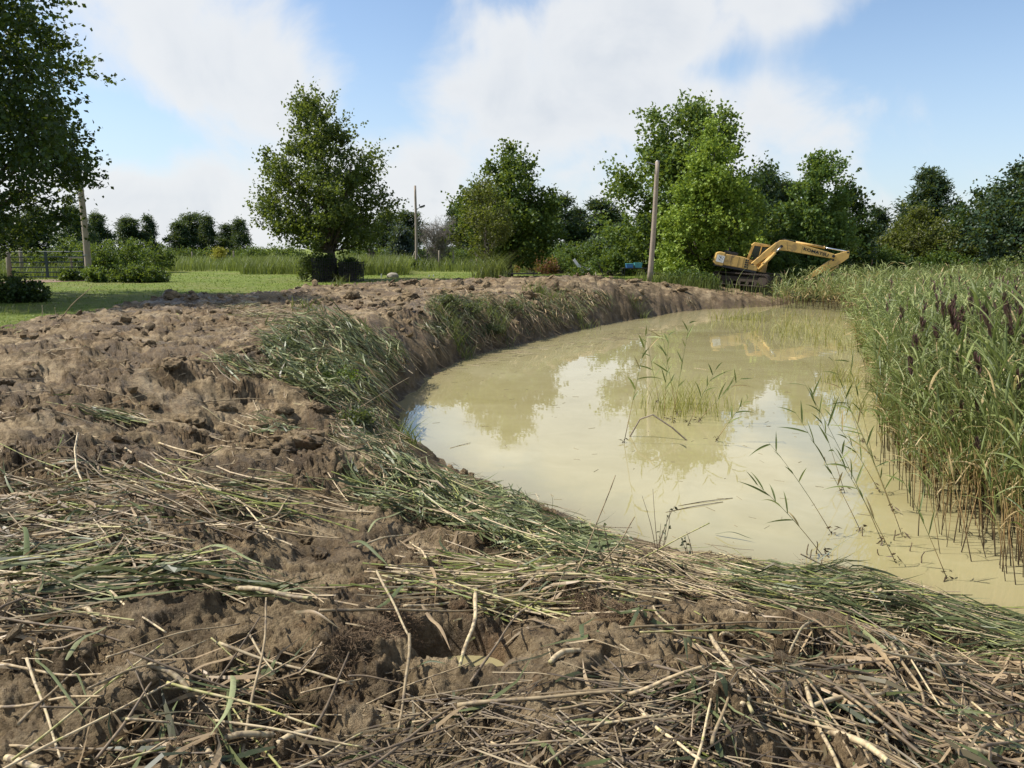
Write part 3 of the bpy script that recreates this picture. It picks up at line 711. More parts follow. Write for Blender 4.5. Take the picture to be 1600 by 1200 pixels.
shrub('bank_weeds', 'dense green weeds below the bright tree by the excavator', foot(1078, 44.5), 3.0, 1.0, 'shrub', 241, 1.8, 60, .10, 'bank weeds', cs=.28)
shrub('bank_weeds', 'shaded weeds at the back of the excavator tracks', Vector((at(1096, 440, 45).x, 44.2, -.45)), 1.6, .7, 'mid', 242, 1.5, 40, .10, 'bank weeds', cs=.22)
shrub('marsh_shrub', 'greyish bushy shrub at the right edge beyond the reeds', Vector((at(1590, 430, 40).x, 40, WATER)), 4.0, 3.3, 'pale', 243, 3, 80, .12, cs=.5)
shrub('thicket', 'dark undergrowth behind the excavator tracks', foot(1210, 52.5), 5.0, 2.2, 'mid', 244, 2.5, 90, .14, 'undergrowth behind the machine', cs=.5)
shrub('thicket', 'dark undergrowth below the tip of the boom', foot(1300, 54), 5.0, 1.9, 'dark', 245, 2.5, 70, .14, 'undergrowth behind the machine', cs=.5)
shrub('thicket', 'undergrowth below the sycamore left of the pole', foot(985, 52), 4.0, 1.7, 'shrub', 246, 2.5, 60, .14, 'undergrowth behind the machine', cs=.5)
for i, (px, Y, W, H, lb) in enumerate(((1370, 62, 7, 2.0, 'first stretch of low dark scrub beyond the reeds'), (1480, 60, 7, 1.9, 'middle stretch of low dark scrub beyond the reeds'), (1560, 56, 6, 2.0, 'last stretch of low dark scrub beyond the reeds'))):
    shrub('scrub', lb, foot(px, Y), W, H, 'mid', 250 + i, 3, 80, .16, 'scrub beyond the reeds', cs=.6)
for i, (px, Y, W, H, lb) in enumerate(((430, 92, 9, 2.3, 'low shrub row left behind the maple'), (395, 96, 5, 1.8, 'grey green bush left of the maple at the meadow end'), (590, 78, 7, 2.2, 'low shrub row behind the maple trunk'), (760, 72, 7, 2.0, 'low shrub row behind the olive tree'), (870, 66, 7, 2.2, 'low shrub row behind the red shrub'), (300, 98, 9, 1.6, 'low shrub row under the clump of pines'), (990, 62, 7, 2.6, 'low shrub row behind the wooden pole'), (1060, 60, 6, 3.0, 'shrub row under the sycamore'), (680, 84, 8, 2.0, 'low shrub row behind the bare tree'))):
    shrub('field_hedge', lb, foot(px, Y), W, H, 'shrub' if i % 2 else 'mid', 260 + i, 3, 60, .17, 'field edge shrubs', cs=.6)

# ------------------------------------------------------------------ tall meadow grass behind the lawn, and mown grass tufts
def blades(rs, xy, z, h, w, lean=.35, seg=3):
    n = len(xy); a = rs.uniform(0, 6.283, n); d = np.stack([np.cos(a), np.sin(a), np.zeros(n)], -1)
    t = np.linspace(0, 1, seg)
    P = np.stack([xy[:, 0:1] + d[:, 0:1] * (h * lean)[:, None] * t ** 2, xy[:, 1:2] + d[:, 1:2] * (h * lean)[:, None] * t ** 2, z[:, None] + h[:, None] * t * (1 - .12 * t)], -1)
    b = rs.uniform(0, 6.283, n); S = np.stack([np.cos(b), np.sin(b), np.zeros(n)], -1)[:, None, :].repeat(seg, 1)
    W = w[:, None] * (1 - t * .92)
    V, F = ribbons(P, W, S)
    return V, F
rs = np.random.RandomState(301)
acc = Acc()
def strip(px0, px1, Y0, Y1, n, h0, h1, w, tb=.5):
    Yv = rs.uniform(Y0, Y1, n); pxv = rs.uniform(px0, px1, n)
    x = (pxv - 800) / FPX * Yv * 1.0
    ok = poly_sd(x, Yv, SH) > .5
    x, Yv = x[ok], Yv[ok]
    z = ground_z(x, Yv) - .02; patch = .5 + .5 * fbm(x, Yv, .35, 2, 81)
    h = rs.uniform(h0, h1, len(x)) * (.65 + .6 * patch)
    V, F = blades(rs, np.stack([x, Yv], -1), z, h, np.full(len(x), w), .4)
    acc.add(V, F, np.clip(np.repeat(rs.uniform(0, 1, len(x)) * .6 + patch * .4 + tb - .5, 6), 0, 1))
strip(-60, 760, 58, 70, 7500, .7, 1.35, .030)
strip(150, 700, 70, 95, 3500, .8, 1.4, .05)
strip(-60, 130, 44, 58, 3000, .6, 1.2, .03)
strip(540, 640, 50, 60, 2500, 1.0, 1.7, .030, .6)
strip(380, 500, 52, 60, 1800, .9, 1.5, .030, .5)
strip(780, 1060, 55, 64, 4500, .35, .9, .03, .4)
tag(link('meadow_grass', acc.mesh('meadow_grass'), M['leaf_pale']), 'tall pale meadow grass behind the mown lawn', 'grass', None, 'stuff')
acc = Acc()
n = 15000
Yv = 15 + 40 * rs.uniform(0, 1, n) ** 1.25; x = rs.uniform(-.78, .22, n) * Yv
ok = (poly_sd(x, Yv, MUD) > -.25) & (poly_sd(x, Yv, SH) > 1); x, Yv = x[ok], Yv[ok]
V, F = blades(rs, np.stack([x, Yv], -1), ground_z(x, Yv) - .01, rs.uniform(.04, .10, len(x)), np.full(len(x), .018) * (Yv / 25), .9, 3)
acc.add(V, F, np.repeat(rs.uniform(.1, .8, len(x)), 6))
M['leaf_lawn'] = leaf_mat('leaf_lawn', [(0, (.075, .125, .018)), (.5, (.13, .20, .03)), (1, (.21, .28, .06))], .3)
tag(link('lawn_grass', acc.mesh('lawn_grass'), M['leaf_lawn']), 'short mown lawn grass between mud and meadow', 'grass', None, 'stuff')
# ------------------------------------------------------------------ poles, gate, lawn things
def pole(name, label, px, Y, top_px, top_py, r0, r1, lamp=None):
    f = foot(px, Y); top = at(top_px, top_py, Y) - f
    root = empty(name, f); tag(root, label, 'pole', 'wooden poles')
    s = 9; t = np.linspace(-.02, 1, s)
    P = np.stack([top.x * t + .03 * np.sin(t * 4), top.y * t, top.z * t], -1)
    link('shaft', mesh_np('shaft', *tubes(P[None], (r0 + (r1 - r0) * t)[None], 12), None, True), M['pole_wood'], root)
    return root, top
r, top = pole('utility_pole', 'weathered wooden pole leaning beside the gate under the shade tree', 136, 40.5, 121, 245, .17, .13)
part('metal_strap', M['grey_metal'], r, lambda b: cyl_bm(b, (top.x * .22, 0, top.z * .22 - .03), (top.x * .22, 0, top.z * .22 + .03), .175, None, 14))
r, top = pole('lamp_pole', 'slim wooden pole with a small lamp arm behind the lawn', 650, 62, 649, 290, .12, .085)
zl = hgt(325, 62) + .05
part('lamp_bracket', M['grey_metal'], r, lambda b: (cyl_bm(b, (.05, 0, zl - .15), (.38, -.05, zl + .02), .025, None, 8), cyl_bm(b, (.05, 0, zl - .3), (.25, -.03, zl - .08), .015, None, 8)))
lh = part('lamp_head', M['black_metal'], r, lambda b: (box_bm(b, (.46, .24, .12), (.58, -.05, zl + .10), (0, R(-18), 0), .04), cyl_bm(b, (.36, -.05, zl + .12), (.36, -.05, zl + .26), .05, .04, 10)))
part('lens', M['white_paint'], lh, lambda b: box_bm(b, (.30, .18, .05), (.60, -.05, zl + .028), (0, R(-18), 0), .015))
for k, (dx, h) in enumerate(((-.5, 1.5), (.9, 1.3))):
    tag(part('leaning_stick', M['pale_wood'], None, lambda b: cyl_bm(b, (foot(650, 62).x + dx * 1.15, 61.6, -.02), (foot(650, 62).x + dx * .12, 61.75, h), .035, .025, 7)), ('pale stick leaning on the left of the lamp pole', 'pale stick leaning on the right of the lamp pole')[k], 'stick', 'sticks at the lamp pole')
r, top = pole('utility_pole', 'tall bare wooden pole standing in front of the sycamore', 1016, 43.5, 1028, 252, .155, .115)
part('bracket_arm', M['grey_metal'], r, lambda b: (cyl_bm(b, (top.x, 0, top.z - .22), (top.x - .52, 0, top.z - .08), .03, None, 8), box_bm(b, (.16, .06, .05), (top.x - .58, 0, top.z - .06), None, .01)))
part('pole_cap', M['grey_metal'], r, lambda b: cyl_bm(b, (top.x, 0, top.z - .02), (top.x, 0, top.z + .03), .122, .10, 12))

# field gate
gp0, gp1 = at(17, 437, 41), at(136, 432, 40.6)
gx0, gx1 = gp0.x + .1, gp1.x - .18; gy = 40.8; gw = gx1 - gx0
root = empty('field_gate', (gx0, gy, gz1(gx0, gy))); tag(root, 'dark green tubular metal field gate with six rails under the shade tree', 'gate')
for k, z in enumerate((.22, .46, .72, .98, 1.25, 1.52)):
    part('rail', M['gate_paint'], root, lambda b: cyl_bm(b, (0.03, 0, z), (gw - .03, 0, z + .02), .028, None, 10))
for x, w in ((0.03, .05), (gw - .03, .05)):
    part('end_upright', M['gate_paint'], root, lambda b: cyl_bm(b, (x, 0, .2), (x, 0, 1.54), w * .7, None, 10))
part('centre_brace', M['gate_paint'], root, lambda b: box_bm(b, (.14, .05, 1.36), (gw * .5, 0, .87), None, .012))
for z in (.4, 1.35): part('hinge', M['grey_metal'], root, lambda b: box_bm(b, (.14, .04, .05), (-.05, 0, z), None, .008))
def post(name, label, px, Y, h, r, mat='old_wood', group=None, cat='post', lean=.02):
    f = foot(px, Y)
    def fn(b):
        cyl_bm(b, (0, 0, -.1), (lean, 0, h), r, r * .9, 10); bmesh.ops.bevel(b, geom=[e for e in b.edges if abs(e.verts[0].co.z - h) < .01 and abs(e.verts[1].co.z - h) < .01], offset=r * .2, segments=1, affect='EDGES')
    return tag(part(name, M[mat], None, fn, True, f), label, cat, group)
post('gate_post', 'thick round wooden post at the left end of the gate', 12, 40.8, 1.55, .13, cat='post')
post('fence_post', 'bare wooden post seen behind the gate bars', 32, 46, 1.75, .10, group='field fence posts')
fb = foot(4, 40.9)
tag(part('fence_rail', M['old_wood'], None, lambda b: box_bm(b, (3.4, .06, .12), (-2.0, .1, 1.12), (0, R(1), 0), .015), False, fb), 'wooden fence rail running left from the gate post', 'fence')
br = empty('bench_frame', foot(122, 42.5)); tag(br, 'pale weathered plank on posts behind the gate end', 'plank')
part('plank', M['pale_wood'], br, lambda b: box_bm(b, (.95, .25, .07), (0, 0, 1.24), (0, 0, R(4)), .01))
for x in (-.4, .4): part('leg', M['old_wood'], br, lambda b: box_bm(b, (.08, .08, 1.22), (x, 0, .6), None, .008))
# bare soil at the gate
th = np.linspace(0, 2 * np.pi, 48, endpoint=False); rr_ = 1 + .15 * np.sin(th * 3 + 1) + .1 * np.sin(th * 7)
c0 = onz(62, 440, 0); xs = c0.x + 1.95 * rr_ * np.cos(th); ys = c0.y + 2.3 * rr_ * np.sin(th)
pv = np.stack([xs, ys, ground_z(xs, ys) + .012], -1); pc = np.array([[c0.x, c0.y, gz1(c0.x, c0.y) + .02]])
fc = np.stack([np.arange(48), np.roll(np.arange(48), -1), np.full(48, 48)], -1)
M['bare_soil'] = plain('bare_soil', (.22, .145, .105), .95, var=.35, scale=3, bump=.7)
tag(link('bare_path', mesh_np('bare_path', np.concatenate([pv, pc]), fc), M['bare_soil']), 'bare reddish soil in the gateway', None, None, 'structure')

# far fence posts and stumps
for i, (px, Y, h, lb) in enumerate(((365, 82, 1.5, 'lone fence post right of the yellow bush'), (686, 63, 1.6, 'fence post in front of the far vehicle'), (708, 66, 1.5, 'thin fence post right of the far vehicle'), (745, 60, 1.4, 'fence post left of the olive tree'), (300, 88, 1.4, 'fence post behind the meadow near the pine clump'))):
    post('fence_post', lb, px, Y, h, .085, group='field fence posts')
st = empty('tree_stump', foot(579, 56)); tag(st, 'tall dark split stump in the meadow behind the maple', 'stump')
part('trunk', M['bark'], st, lambda b: (cyl_bm(b, (0, 0, -.05), (.03, 0, 1.75), .24, .19, 9), cyl_bm(b, (.16, .02, .2), (.25, .05, 1.5), .13, .09, 7)))
part('dead_wood', M['bark_pale'], st, lambda b: box_bm(b, (.07, .05, 1.3), (-.21, -.06, .85), (0, R(3), 0), .01))

# mesh cages round the maple's shrubs
m, g = mat_new('dark_mesh'); M['dark_mesh'] = m
oc = g.n('ShaderNodeTexCoord').outputs['Object']
finish(g, g.n('ShaderNodeBsdfPrincipled', {'Base Color': g.mix(g.noise(oc, 30, 2, .5), (.012, .012, .013, 1), (.035, .032, .03, 1)), 'Roughness': .6}))
def cage(label, px, Y, r, h, seed):
    rs = np.random.RandomState(seed); f = foot(px, Y); root = empty('mesh_cage', f); tag(root, label, 'cage', 'dark cages under the maple')
    n = 34; th = np.arange(n) * 2 * np.pi / n
    b0 = np.stack([np.cos(th) * r, np.sin(th) * r, np.zeros(n)], -1); b1 = b0 * np.array([1.04, 1.04, 1]) + np.array([0, 0, 1]) * (h + .03 * np.sin(th * 5))[:, None]
    v, fc = tubes(np.stack([b0, (b0 + b1) / 2, b1], 1), np.full((n, 3), .014), 4)
    link('wires', mesh_np('wires', v, fc), M['dark_mesh'], root)
    z = np.linspace(.04, h - .03, 9); t2 = np.linspace(0, 2 * np.pi, 30)
    P = np.stack([np.cos(t2)[None] * r * 1.02 + 0 * z[:, None], np.sin(t2)[None] * r * 1.02 + 0 * z[:, None], z[:, None] + 0 * t2[None]], -1)
    v, fc = tubes(P, np.full(P.shape[:2], .012), 4, False)
    link('hoops', mesh_np('hoops', v, fc), M['dark_mesh'], root)
    k = 36; rs2 = rs; a = rs2.uniform(0, 6.28, k); rr = rs2.uniform(0, .8, k) * r
    A = np.stack([np.cos(a) * rr * .6, np.sin(a) * rr * .6, np.zeros(k)], -1); B = np.stack([np.cos(a) * rr, np.sin(a) * rr, rs2.uniform(.5, 1., k) * h], -1)
    v, fc = tubes(limb_paths(A, B, rs2, 4, .1), np.linspace(.018, .008, 4)[None].repeat(k, 0), 4)
    link('twigs', mesh_np('twigs', v, fc), M['bark'], root)
    C = B; V, F, t = crown_leaves(rs2, C, np.full(k, .22), unit(C + .01), 5, 8, 1.0, .09, .3)
    link('foliage', mesh_np('foliage', V, F, {'tint': t * .5}), M['leaf_dark'], root)
cage('dark round mesh cage left of the maple trunk', 506, 40.8, .62, 1.25, 1)
cage('dark round mesh cage right of the maple trunk', 548, 40.6, .62, 1.05, 2)

# small pale things on the lawn
def marker(label, px, Y, h, w):
    f = foot(px, Y)
    tag(part('lawn_marker', M['white_paint'], None, lambda b: (box_bm(b, (w, .05, h), (0, 0, h / 2), (0, R(3), 0), .012), cyl_bm(b, (0, 0, -.05), (0, 0, .1), .02, None, 8)), False, f), label, 'marker', 'pale lawn markers')
marker('pale marker stick on the lawn left of the grey rock', 595, 46, .26, .07)
marker('first of two tiny pale markers on the lawn right of the maple', 670, 47, .14, .07); marker('second of two tiny pale markers on the lawn right of the maple', 677, 47, .15, .07)
def rock(name, label, loc, s, seed, mat='stone', cat='rock', group=None):
    bm = bmesh.new(); bmesh.ops.create_icosphere(bm, subdivisions=3, radius=1)
    P = np.array([v.co[:] for v in bm.verts]); o = 1 + .28 * fbm(P[:, 0] + seed * 3.1, P[:, 1] + P[:, 2] * .7, 1.3, 3, seed)
    for v, k in zip(bm.verts, o): v.co = Vector((v.co.x * s[0] * k, v.co.y * s[1] * k, v.co.z * s[2] * k))
    return tag(bm_obj(name, bm, M[mat], None, True, loc), label, cat, group)
f = foot(613, 46); rock('lawn_rock', 'grey rock lying on the lawn right of the maple', f + Vector((0, 0, .12)), (.36, .25, .22), 4)

# far off-road buggy
f = foot(681, 68); v = empty('utility_vehicle', f, R(10)); tag(v, 'small dark off-road vehicle parked beyond the lawn by a fence post', 'vehicle')
part('body', M['black_metal'], v, lambda b: prism_bm(b, [(-1.0, .35), (1.05, .35), (1.1, .72), (.45, .86), (.2, .78), (-.35, .78), (-1.0, .92)], -.55, .55, .04))
part('roof', M['black_metal'], v, lambda b: box_bm(b, (1.1, 1.05, .05), (-.2, 0, 1.62), None, .02))
for x in (-.72, .33):
    for y in (-.5, .5): part('roll_bar', M['black_metal'], v, lambda b: cyl_bm(b, (x * 1.05, y, .78), (x, y, 1.62), .03, None, 8))
part('windscreen', M['grey_metal'], v, lambda b: box_bm(b, (.03, .95, .5), (.42, 0, 1.1), (0, R(-12), 0), .005))
for x in (-.7, .72):
    for y in (-.58, .58):
        w = part('wheel', M['rubber'], v, lambda b: cyl_bm(b, (x, y - .11, .3), (x, y + .11, .3), .3, None, 18)); part('rim', M['grey_metal'], w, lambda b: cyl_bm(b, (x, y - .12, .3), (x, y + .12, .3), .15, None, 12))

# table with blue and teal boxes by the tall pole
def table(label, px, Y, L, W, h, mat, topmat):
    f = foot(px, Y); r = empty('folding_table', f, R(6)); tag(r, label, 'table', 'tables on the lawn')
    part('tabletop', M[topmat], r, lambda b: box_bm(b, (L, W, .05), (0, 0, h), None, .012))
    for x in (-L * .42, L * .42):
        for y in (-W * .4, W * .4): part('leg', M[mat], r, lambda b: cyl_bm(b, (x * 1.06, y, 0), (x, y, h), .02, None, 8))
        part('stretcher', M[mat], r, lambda b: cyl_bm(b, (x, -W * .4, h * .4), (x, W * .4, h * .4), .014, None, 6))
    return f
f = table('dark folding table carrying blue bins left of the tall pole', 991, 47, 1.5, .7, .62, 'black_metal', 'black_metal')
for dx, w, h, mt, lb in ((-.28, .44, .22, 'blue_plastic', 'blue plastic bin on the left of the folding table'), (.24, .46, .26, 'teal_plastic', 'teal plastic bin on the right of the folding table')):
    b_ = empty('storage_bin', f + Vector((dx, 0, .648))); tag(b_, lb, 'bin', 'bins on the folding table')
    part('tub', M[mt], b_, lambda b: prism_bm(b, [(-w * .42, 0), (w * .42, 0), (w * .5, h), (-w * .5, h)], -.2, .2, .015)); part('lid', M['teal_plastic'], b_, lambda b: box_bm(b, (w * 1.04, .44, .035), (0, 0, h + .02), None, .012))
table('dark low table in the shade under the paired trees', 815, 44, 1.7, .8, .78, 'black_metal', 'black_metal')
# brazier, white board, logs, straw heap
f = foot(897, 41.5); r = empty('fire_pit', f + Vector((0, 0, .1))); tag(r, 'small dark square fire grate behind the mud ridge', 'grate')
part('bowl', M['track_mud'], r, lambda b: prism_bm(b, [(-.25, .22), (.25, .22), (.33, .5), (-.33, .5)], -.3, .3, .02)); part('rim', M['grey_metal'], r, lambda b: box_bm(b, (.7, .64, .04), (0, 0, .52), None, .01))
for x in (-.24, .24):
    for y in (-.22, .22): part('leg', M['black_metal'], r, lambda b: cyl_bm(b, (x * 1.15, y, 0), (x, y, .24), .025, None, 6))
f = foot(906, 43.3); r = empty('broken_board', f); tag(r, 'white splintered board propped up among weeds', 'board')
part('board', M['white_paint'], r, lambda b: box_bm(b, (.15, .04, .9), (-.10, -.5, 1.25), (0, R(-38), 0), .01)); part('cross_piece', M['white_paint'], r, lambda b: box_bm(b, (.5, .04, .13), (.28, -.45, 1.12), (0, R(14), 0), .01))
part('prop', M['old_wood'], r, lambda b: cyl_bm(b, (.05, -.45, 0), (.02, -.47, 1.3), .03, None, 7))
f = foot(941, 42.4); tag(part('leaning_rod', M['black_metal'], None, lambda b: cyl_bm(b, (.45, 0, -.05), (-.25, 0, 1.5), .025, .02, 7), False, f), 'thin dark rod leaning beside the weeds left of the pole', 'rod')
f = foot(932, 42); tag(part('thin_stake', M['pale_wood'], None, lambda b: cyl_bm(b, (0, 0, -.05), (-.03, 0, .95), .025, .02, 7), False, f), 'thin pale stake left of the leaning dark rod', 'stake')
rock('pale_boulder', 'pale rounded boulder behind the far mud ridge', foot(934, 41.6) + Vector((0, 0, .22)), (.22, .2, .16), 9, 'white_paint')
def log(label, px, Y, L, r_, rz):
    f = foot(px, Y); rs = np.random.RandomState(px)
    t = np.linspace(-.5, .5, 9); P = np.stack([t * L, .05 * np.sin(t * 5), r_ + .03 * np.sin(t * 9 + px)], -1)
    root = empty('cut_log', f, rz); tag(root, label, 'log', 'logs behind the mud ridge')
    link('trunk', mesh_np('trunk', *tubes(P[None], (r_ * (1 + .08 * rs.normal(size=9)))[None], 11), None, True), M['old_wood'], root)
    for s_ in (-.5, .5): part('cut_end', M['pale_wood'], root, lambda b: cyl_bm(b, (s_ * L * 1.0, .05 * math.sin(s_ * 5), r_), (s_ * L * 1.012, .05 * math.sin(s_ * 5), r_), r_ * .9, None, 11))
log('long pale log lying behind the mud ridge', 862, 42.2, 3.2, .26, R(4)); log('short pale log end left of the long one', 826, 42.6, 1.2, .24, R(-12)); log('dark log lying right of the fire grate', 925, 41.2, 1.6, .16, R(8))

# ------------------------------------------------------------------ excavator
ex_x = at(1162, 440, 45.5).x
ex_loc = Vector((ex_x, 45.5, float(np.mean(terrain(np.array([ex_x - 1.2, ex_x, ex_x + 1.2]), np.array([45.3, 45., 45.]))))))
ex = empty('excavator', ex_loc, R(-12)); ex.location.z += .26; ex.scale = (.955,) * 3; tag(ex, 'yellow crawler excavator parked at the far end of the pond', 'excavator')
# undercarriage: two tracks turned against the upper body
ua = R(-26)
def urot(x, y, z): return (x * math.cos(ua) - y * math.sin(ua), x * math.sin(ua) + y * math.cos(ua), z)
for s_ in (-1, 1):
    tr = empty('track'); tr.parent = ex; tr.rotation_euler = (0, R(3), ua); tr.location = urot(.15, s_ * .95, 0)
    pts = []; L, r_ = 1.42, .36
    for k in range(13): a = math.pi / 2 + math.pi * k / 12; pts.append((-L + r_ * math.cos(a), r_ + r_ * math.sin(a)))
    for k in range(13): a = -math.pi / 2 + math.pi * k / 12; pts.append((L + r_ * math.cos(a), r_ + r_ * math.sin(a)))
    inner = [(x * .985, r_ + (z - r_) * .86) for x, z in pts]
    def belt(b):
        n = len(pts); vs = [[b.verts.new((x, y, z)) for x, z in p] for p, y in ((pts, -.28), (pts, .28), (inner, .28), (inner, -.28))]
        for q in range(4):
            for k in range(n): b.faces.new((vs[q][k], vs[q][(k + 1) % n], vs[(q + 1) % 4][(k + 1) % n], vs[(q + 1) % 4][k]))
        bmesh.ops.recalc_face_normals(b, faces=b.faces[:])
        per = []
        for k in range(n):
            (x0, z0), (x1, z1) = pts[k], pts[(k + 1) % n]; l = math.hypot(x1 - x0, z1 - z0); m_ = max(1, round(l / .17))
            for q in range(m_): u = (q + .5) / m_; per.append((x0 + (x1 - x0) * u, z0 + (z1 - z0) * u, math.atan2(z1 - z0, x1 - x0)))
        for x, z, a in per: box_bm(b, (.045, .58, .05), (x, 0, z), (0, -a, 0))
    part('track_belt', M['track_mud'], tr, belt)
    part('track_frame', M['track_mud'], tr, lambda b: box_bm(b, (2.5, .3, .3), (0, 0, r_), None, .04))
    for x in (-L, L):
        part('sprocket', M['track_mud'], tr, lambda b: cyl_bm(b, (x, -.22, r_), (x, .22, r_), .28, None, 18))
    for k in range(5): part('roller', M['track_mud'], tr, lambda b: cyl_bm(b, (-1.0 + k * .5, -.2, .16), (-1.0 + k * .5, .2, .16), .1, None, 12))
part('car_body', M['track_mud'], ex, lambda b: (box_bm(b, (1.3, 1.5, .35), (0, 0, .5), (0, 0, ua), .05), cyl_bm(b, (0, 0, .6), (0, 0, .86), .55, None, 24)))
# upper body, tilted nose down on the slope
up = empty('upper_body'); up.parent = ex; up.location = (0, 0, .82); up.rotation_euler = (0, R(10.5), 0)
part('deck', M['black_metal'], up, lambda b: box_bm(b, (2.5, 2.2, .14), (-.65, 0, .06), None, .02))
part('engine_housing', M['yellow_paint'], up, lambda b: (prism_bm(b, [(-1.38, .13), (.05, .13), (.05, .72), (-.25, .80), (-1.38, .80)], -1.1, 1.08, .04)))
part('counterweight', M['yellow_paint'], up, lambda b: prism_bm(b, [(-1.98, .22), (-1.82, .05), (-1.39, .05), (-1.39, .86), (-1.72, .88), (-1.93, .78)], -1.12, 1.12, .06))
part('exhaust_hood', M['black_metal'], up, lambda b: (box_bm(b, (.85, .9, .2), (-1.0, .35, .9), None, .05), cyl_bm(b, (-1.15, .1, .9), (-1.15, .1, 1.25), .05, None, 10)))
part('tool_box', M['yellow_paint'], up, lambda b: prism_bm(b, [(.06, .13), (.62, .13), (.62, .30), (.50, .44), (.06, .46)], -1.08, -.45, .03))
for k in range(4): part('vent_slot', M['black_metal'], up, lambda b: box_bm(b, (.10, .02, .10), (-.11 - .0, -1.105, .25 + k * .135), (0, R(8), 0)))
for k in range(4): part('vent_slot', M['black_metal'], up, lambda b: box_bm(b, (.07, .02, .10), (.0, -1.105, .25 + k * .135), (0, R(8), 0)))
def panel_gap(b):
    for x in (-.98, -.55, -.26): box_bm(b, (.014, .012, .60), (x, -1.103, .45))
part('panel_seam', M['black_metal'], up, panel_gap)
dec = part('side_decal', M['white_paint'], up, lambda b: box_bm(b, (.46, .012, .42), (-1.62, -1.123, .46), (0, R(3), 0)))
def blot(b):
    for x, z, s, a in ((-1.70, .60, .07, 20), (-1.62, .52, .10, -30), (-1.52, .47, .07, 40), (-1.66, .40, .08, 10), (-1.56, .34, .05, 0), (-1.75, .47, .05, 60), (-1.47, .58, .05, 15)):
        box_bm(b, (s, .006, s * .45), (x, -1.131, z), (0, R(a), 0))
part('decal_print', M['black_metal'], dec, blot)
# cab on the far side of the boom
cb = empty('cab'); cb.parent = up
part('cab_frame', M['yellow_paint'], cb, lambda b: (
    prism_bm(b, [(.08, 1.62), (.22, 1.80), (1.15, 1.80), (1.22, 1.70), (1.22, 1.66), (.10, 1.58)], .1, 1.05, .03),
    prism_bm(b, [(-.10, .13), (.06, .13), (.26, 1.65), (.10, 1.63)], .1, .19, .015), prism_bm(b, [(-.10, .13), (.06, .13), (.26, 1.65), (.10, 1.63)], .96, 1.05, .015),
    prism_bm(b, [(1.20, .13), (1.28, .13), (1.22, 1.70), (1.15, 1.70)], .1, .17, .01), prism_bm(b, [(1.20, .13), (1.28, .13), (1.22, 1.70), (1.15, 1.70)], .98, 1.05, .01),
    box_bm(b, (1.25, .06, .62), (.6, .13, .42), None, .015), box_bm(b, (.07, .06, 1.1), (.68, .13, 1.15), None, .01)))
for x0, x1 in ((.22, .63), (.73, 1.17)):
    part('window', M['cab_glass'], cb, lambda b: prism_bm(b, [(x0 - .08, .74), (x1, .74), (x1, 1.60), (x0 + .04, 1.60)], .135, .15))
part('windscreen', M['cab_glass'], cb, lambda b: box_bm(b, (.02, .8, 1.3), (1.23, .57, .95), (0, R(-3), 0)))
part('seat', M['black_metal'], cb, lambda b: (box_bm(b, (.5, .5, .14), (.55, .55, .6), None, .04), box_bm(b, (.12, .5, .7), (.28, .55, .95), (0, R(-8), 0), .04)))
# boom, arm, cylinders: drawn in the machine's own vertical plane, parented to the machine
def thick(poly, y0, y1, bev=.02): return lambda b: prism_bm(b, poly, y0, y1, bev)
YB = -.30
bo = part('boom', M['yellow_paint'], ex, thick([(.28, 1.22), (.30, 1.10), (.42, 1.06), (.55, 1.14), (1.20, 1.62), (1.72, 1.98), (1.98, 2.06), (2.40, 2.02), (4.95, 1.58), (5.08, 1.62), (5.12, 1.74), (5.02, 1.86), (2.62, 2.58), (2.25, 2.68), (1.95, 2.66), (1.72, 2.52), (1.20, 2.08)], YB - .20, YB + .20, .025))
for x, z in ((2.02, 2.30), (.42, 1.18), (5.0, 1.72)):
    part('boom_pin', M['black_metal'], bo, lambda b: cyl_bm(b, (x, YB - .26, z), (x, YB + .26, z), .085, None, 16))
part('weld_seam', M['track_mud'], bo, lambda b: (box_bm(b, (.018, .006, .50), (1.62, YB - .203, 2.16), (0, R(38), 0)), box_bm(b, (.018, .006, .50), (2.36, YB - .203, 2.32), (0, R(-8), 0)), box_bm(b, (.014, .006, .42), (3.2, YB - .203, 2.12), (0, R(12), 0))))
part('hose_run', M['rubber'], bo, lambda b: (cyl_bm(b, (2.1, YB + .05, 2.72), (3.0, YB + .05, 2.58), .03, None, 7), cyl_bm(b, (3.0, YB + .05, 2.58), (4.7, YB + .05, 2.06), .025, None, 7), cyl_bm(b, (.75, YB - .12, 1.66), (1.9, YB - .12, 2.66), .022, None, 7), cyl_bm(b, (2.15, YB - .1, 2.70), (2.7, YB - .14, 2.62), .05, .03, 8)))
# maker's lettering on the boom side
tx = bpy.data.curves.new('lettering', 'FONT'); tx.body = 'KOMATSU'; tx.size = .25; tx.extrude = .003; tx.offset = .008; tx.align_x = 'CENTER'; tx.align_y = 'CENTER'; tx.space_character = 1.02
to = bpy.data.objects.new('lettering_source', tx); COL.objects.link(to)
dg = bpy.context.evaluated_depsgraph_get(); lme = bpy.data.meshes.new_from_object(to.evaluated_get(dg)); bpy.data.objects.remove(to)
lo = link('lettering', lme, M['black_metal'], bo, (4.0, YB - .205, 1.955), (R(90), R(15.5), 0)); lo.scale = (1.25, .95, 1)
am = part('arm', M['yellow_paint'], ex, thick([(5.86, 2.04), (5.90, 1.92), (5.86, 1.62), (5.45, 1.30), (4.95, 1.04), (3.62, .30), (3.50, .28), (3.44, .36), (3.52, .47), (4.62, 1.34), (4.95, 1.55), (5.10, 1.82), (5.62, 1.98)], YB - .155, YB + .155, .02))
for x, z in ((5.0, 1.50), (5.80, 1.95), (3.55, .38)):
    part('arm_pin', M['black_metal'], am, lambda b: cyl_bm(b, (x, YB - .2, z), (x, YB + .2, z), .06, None, 14))
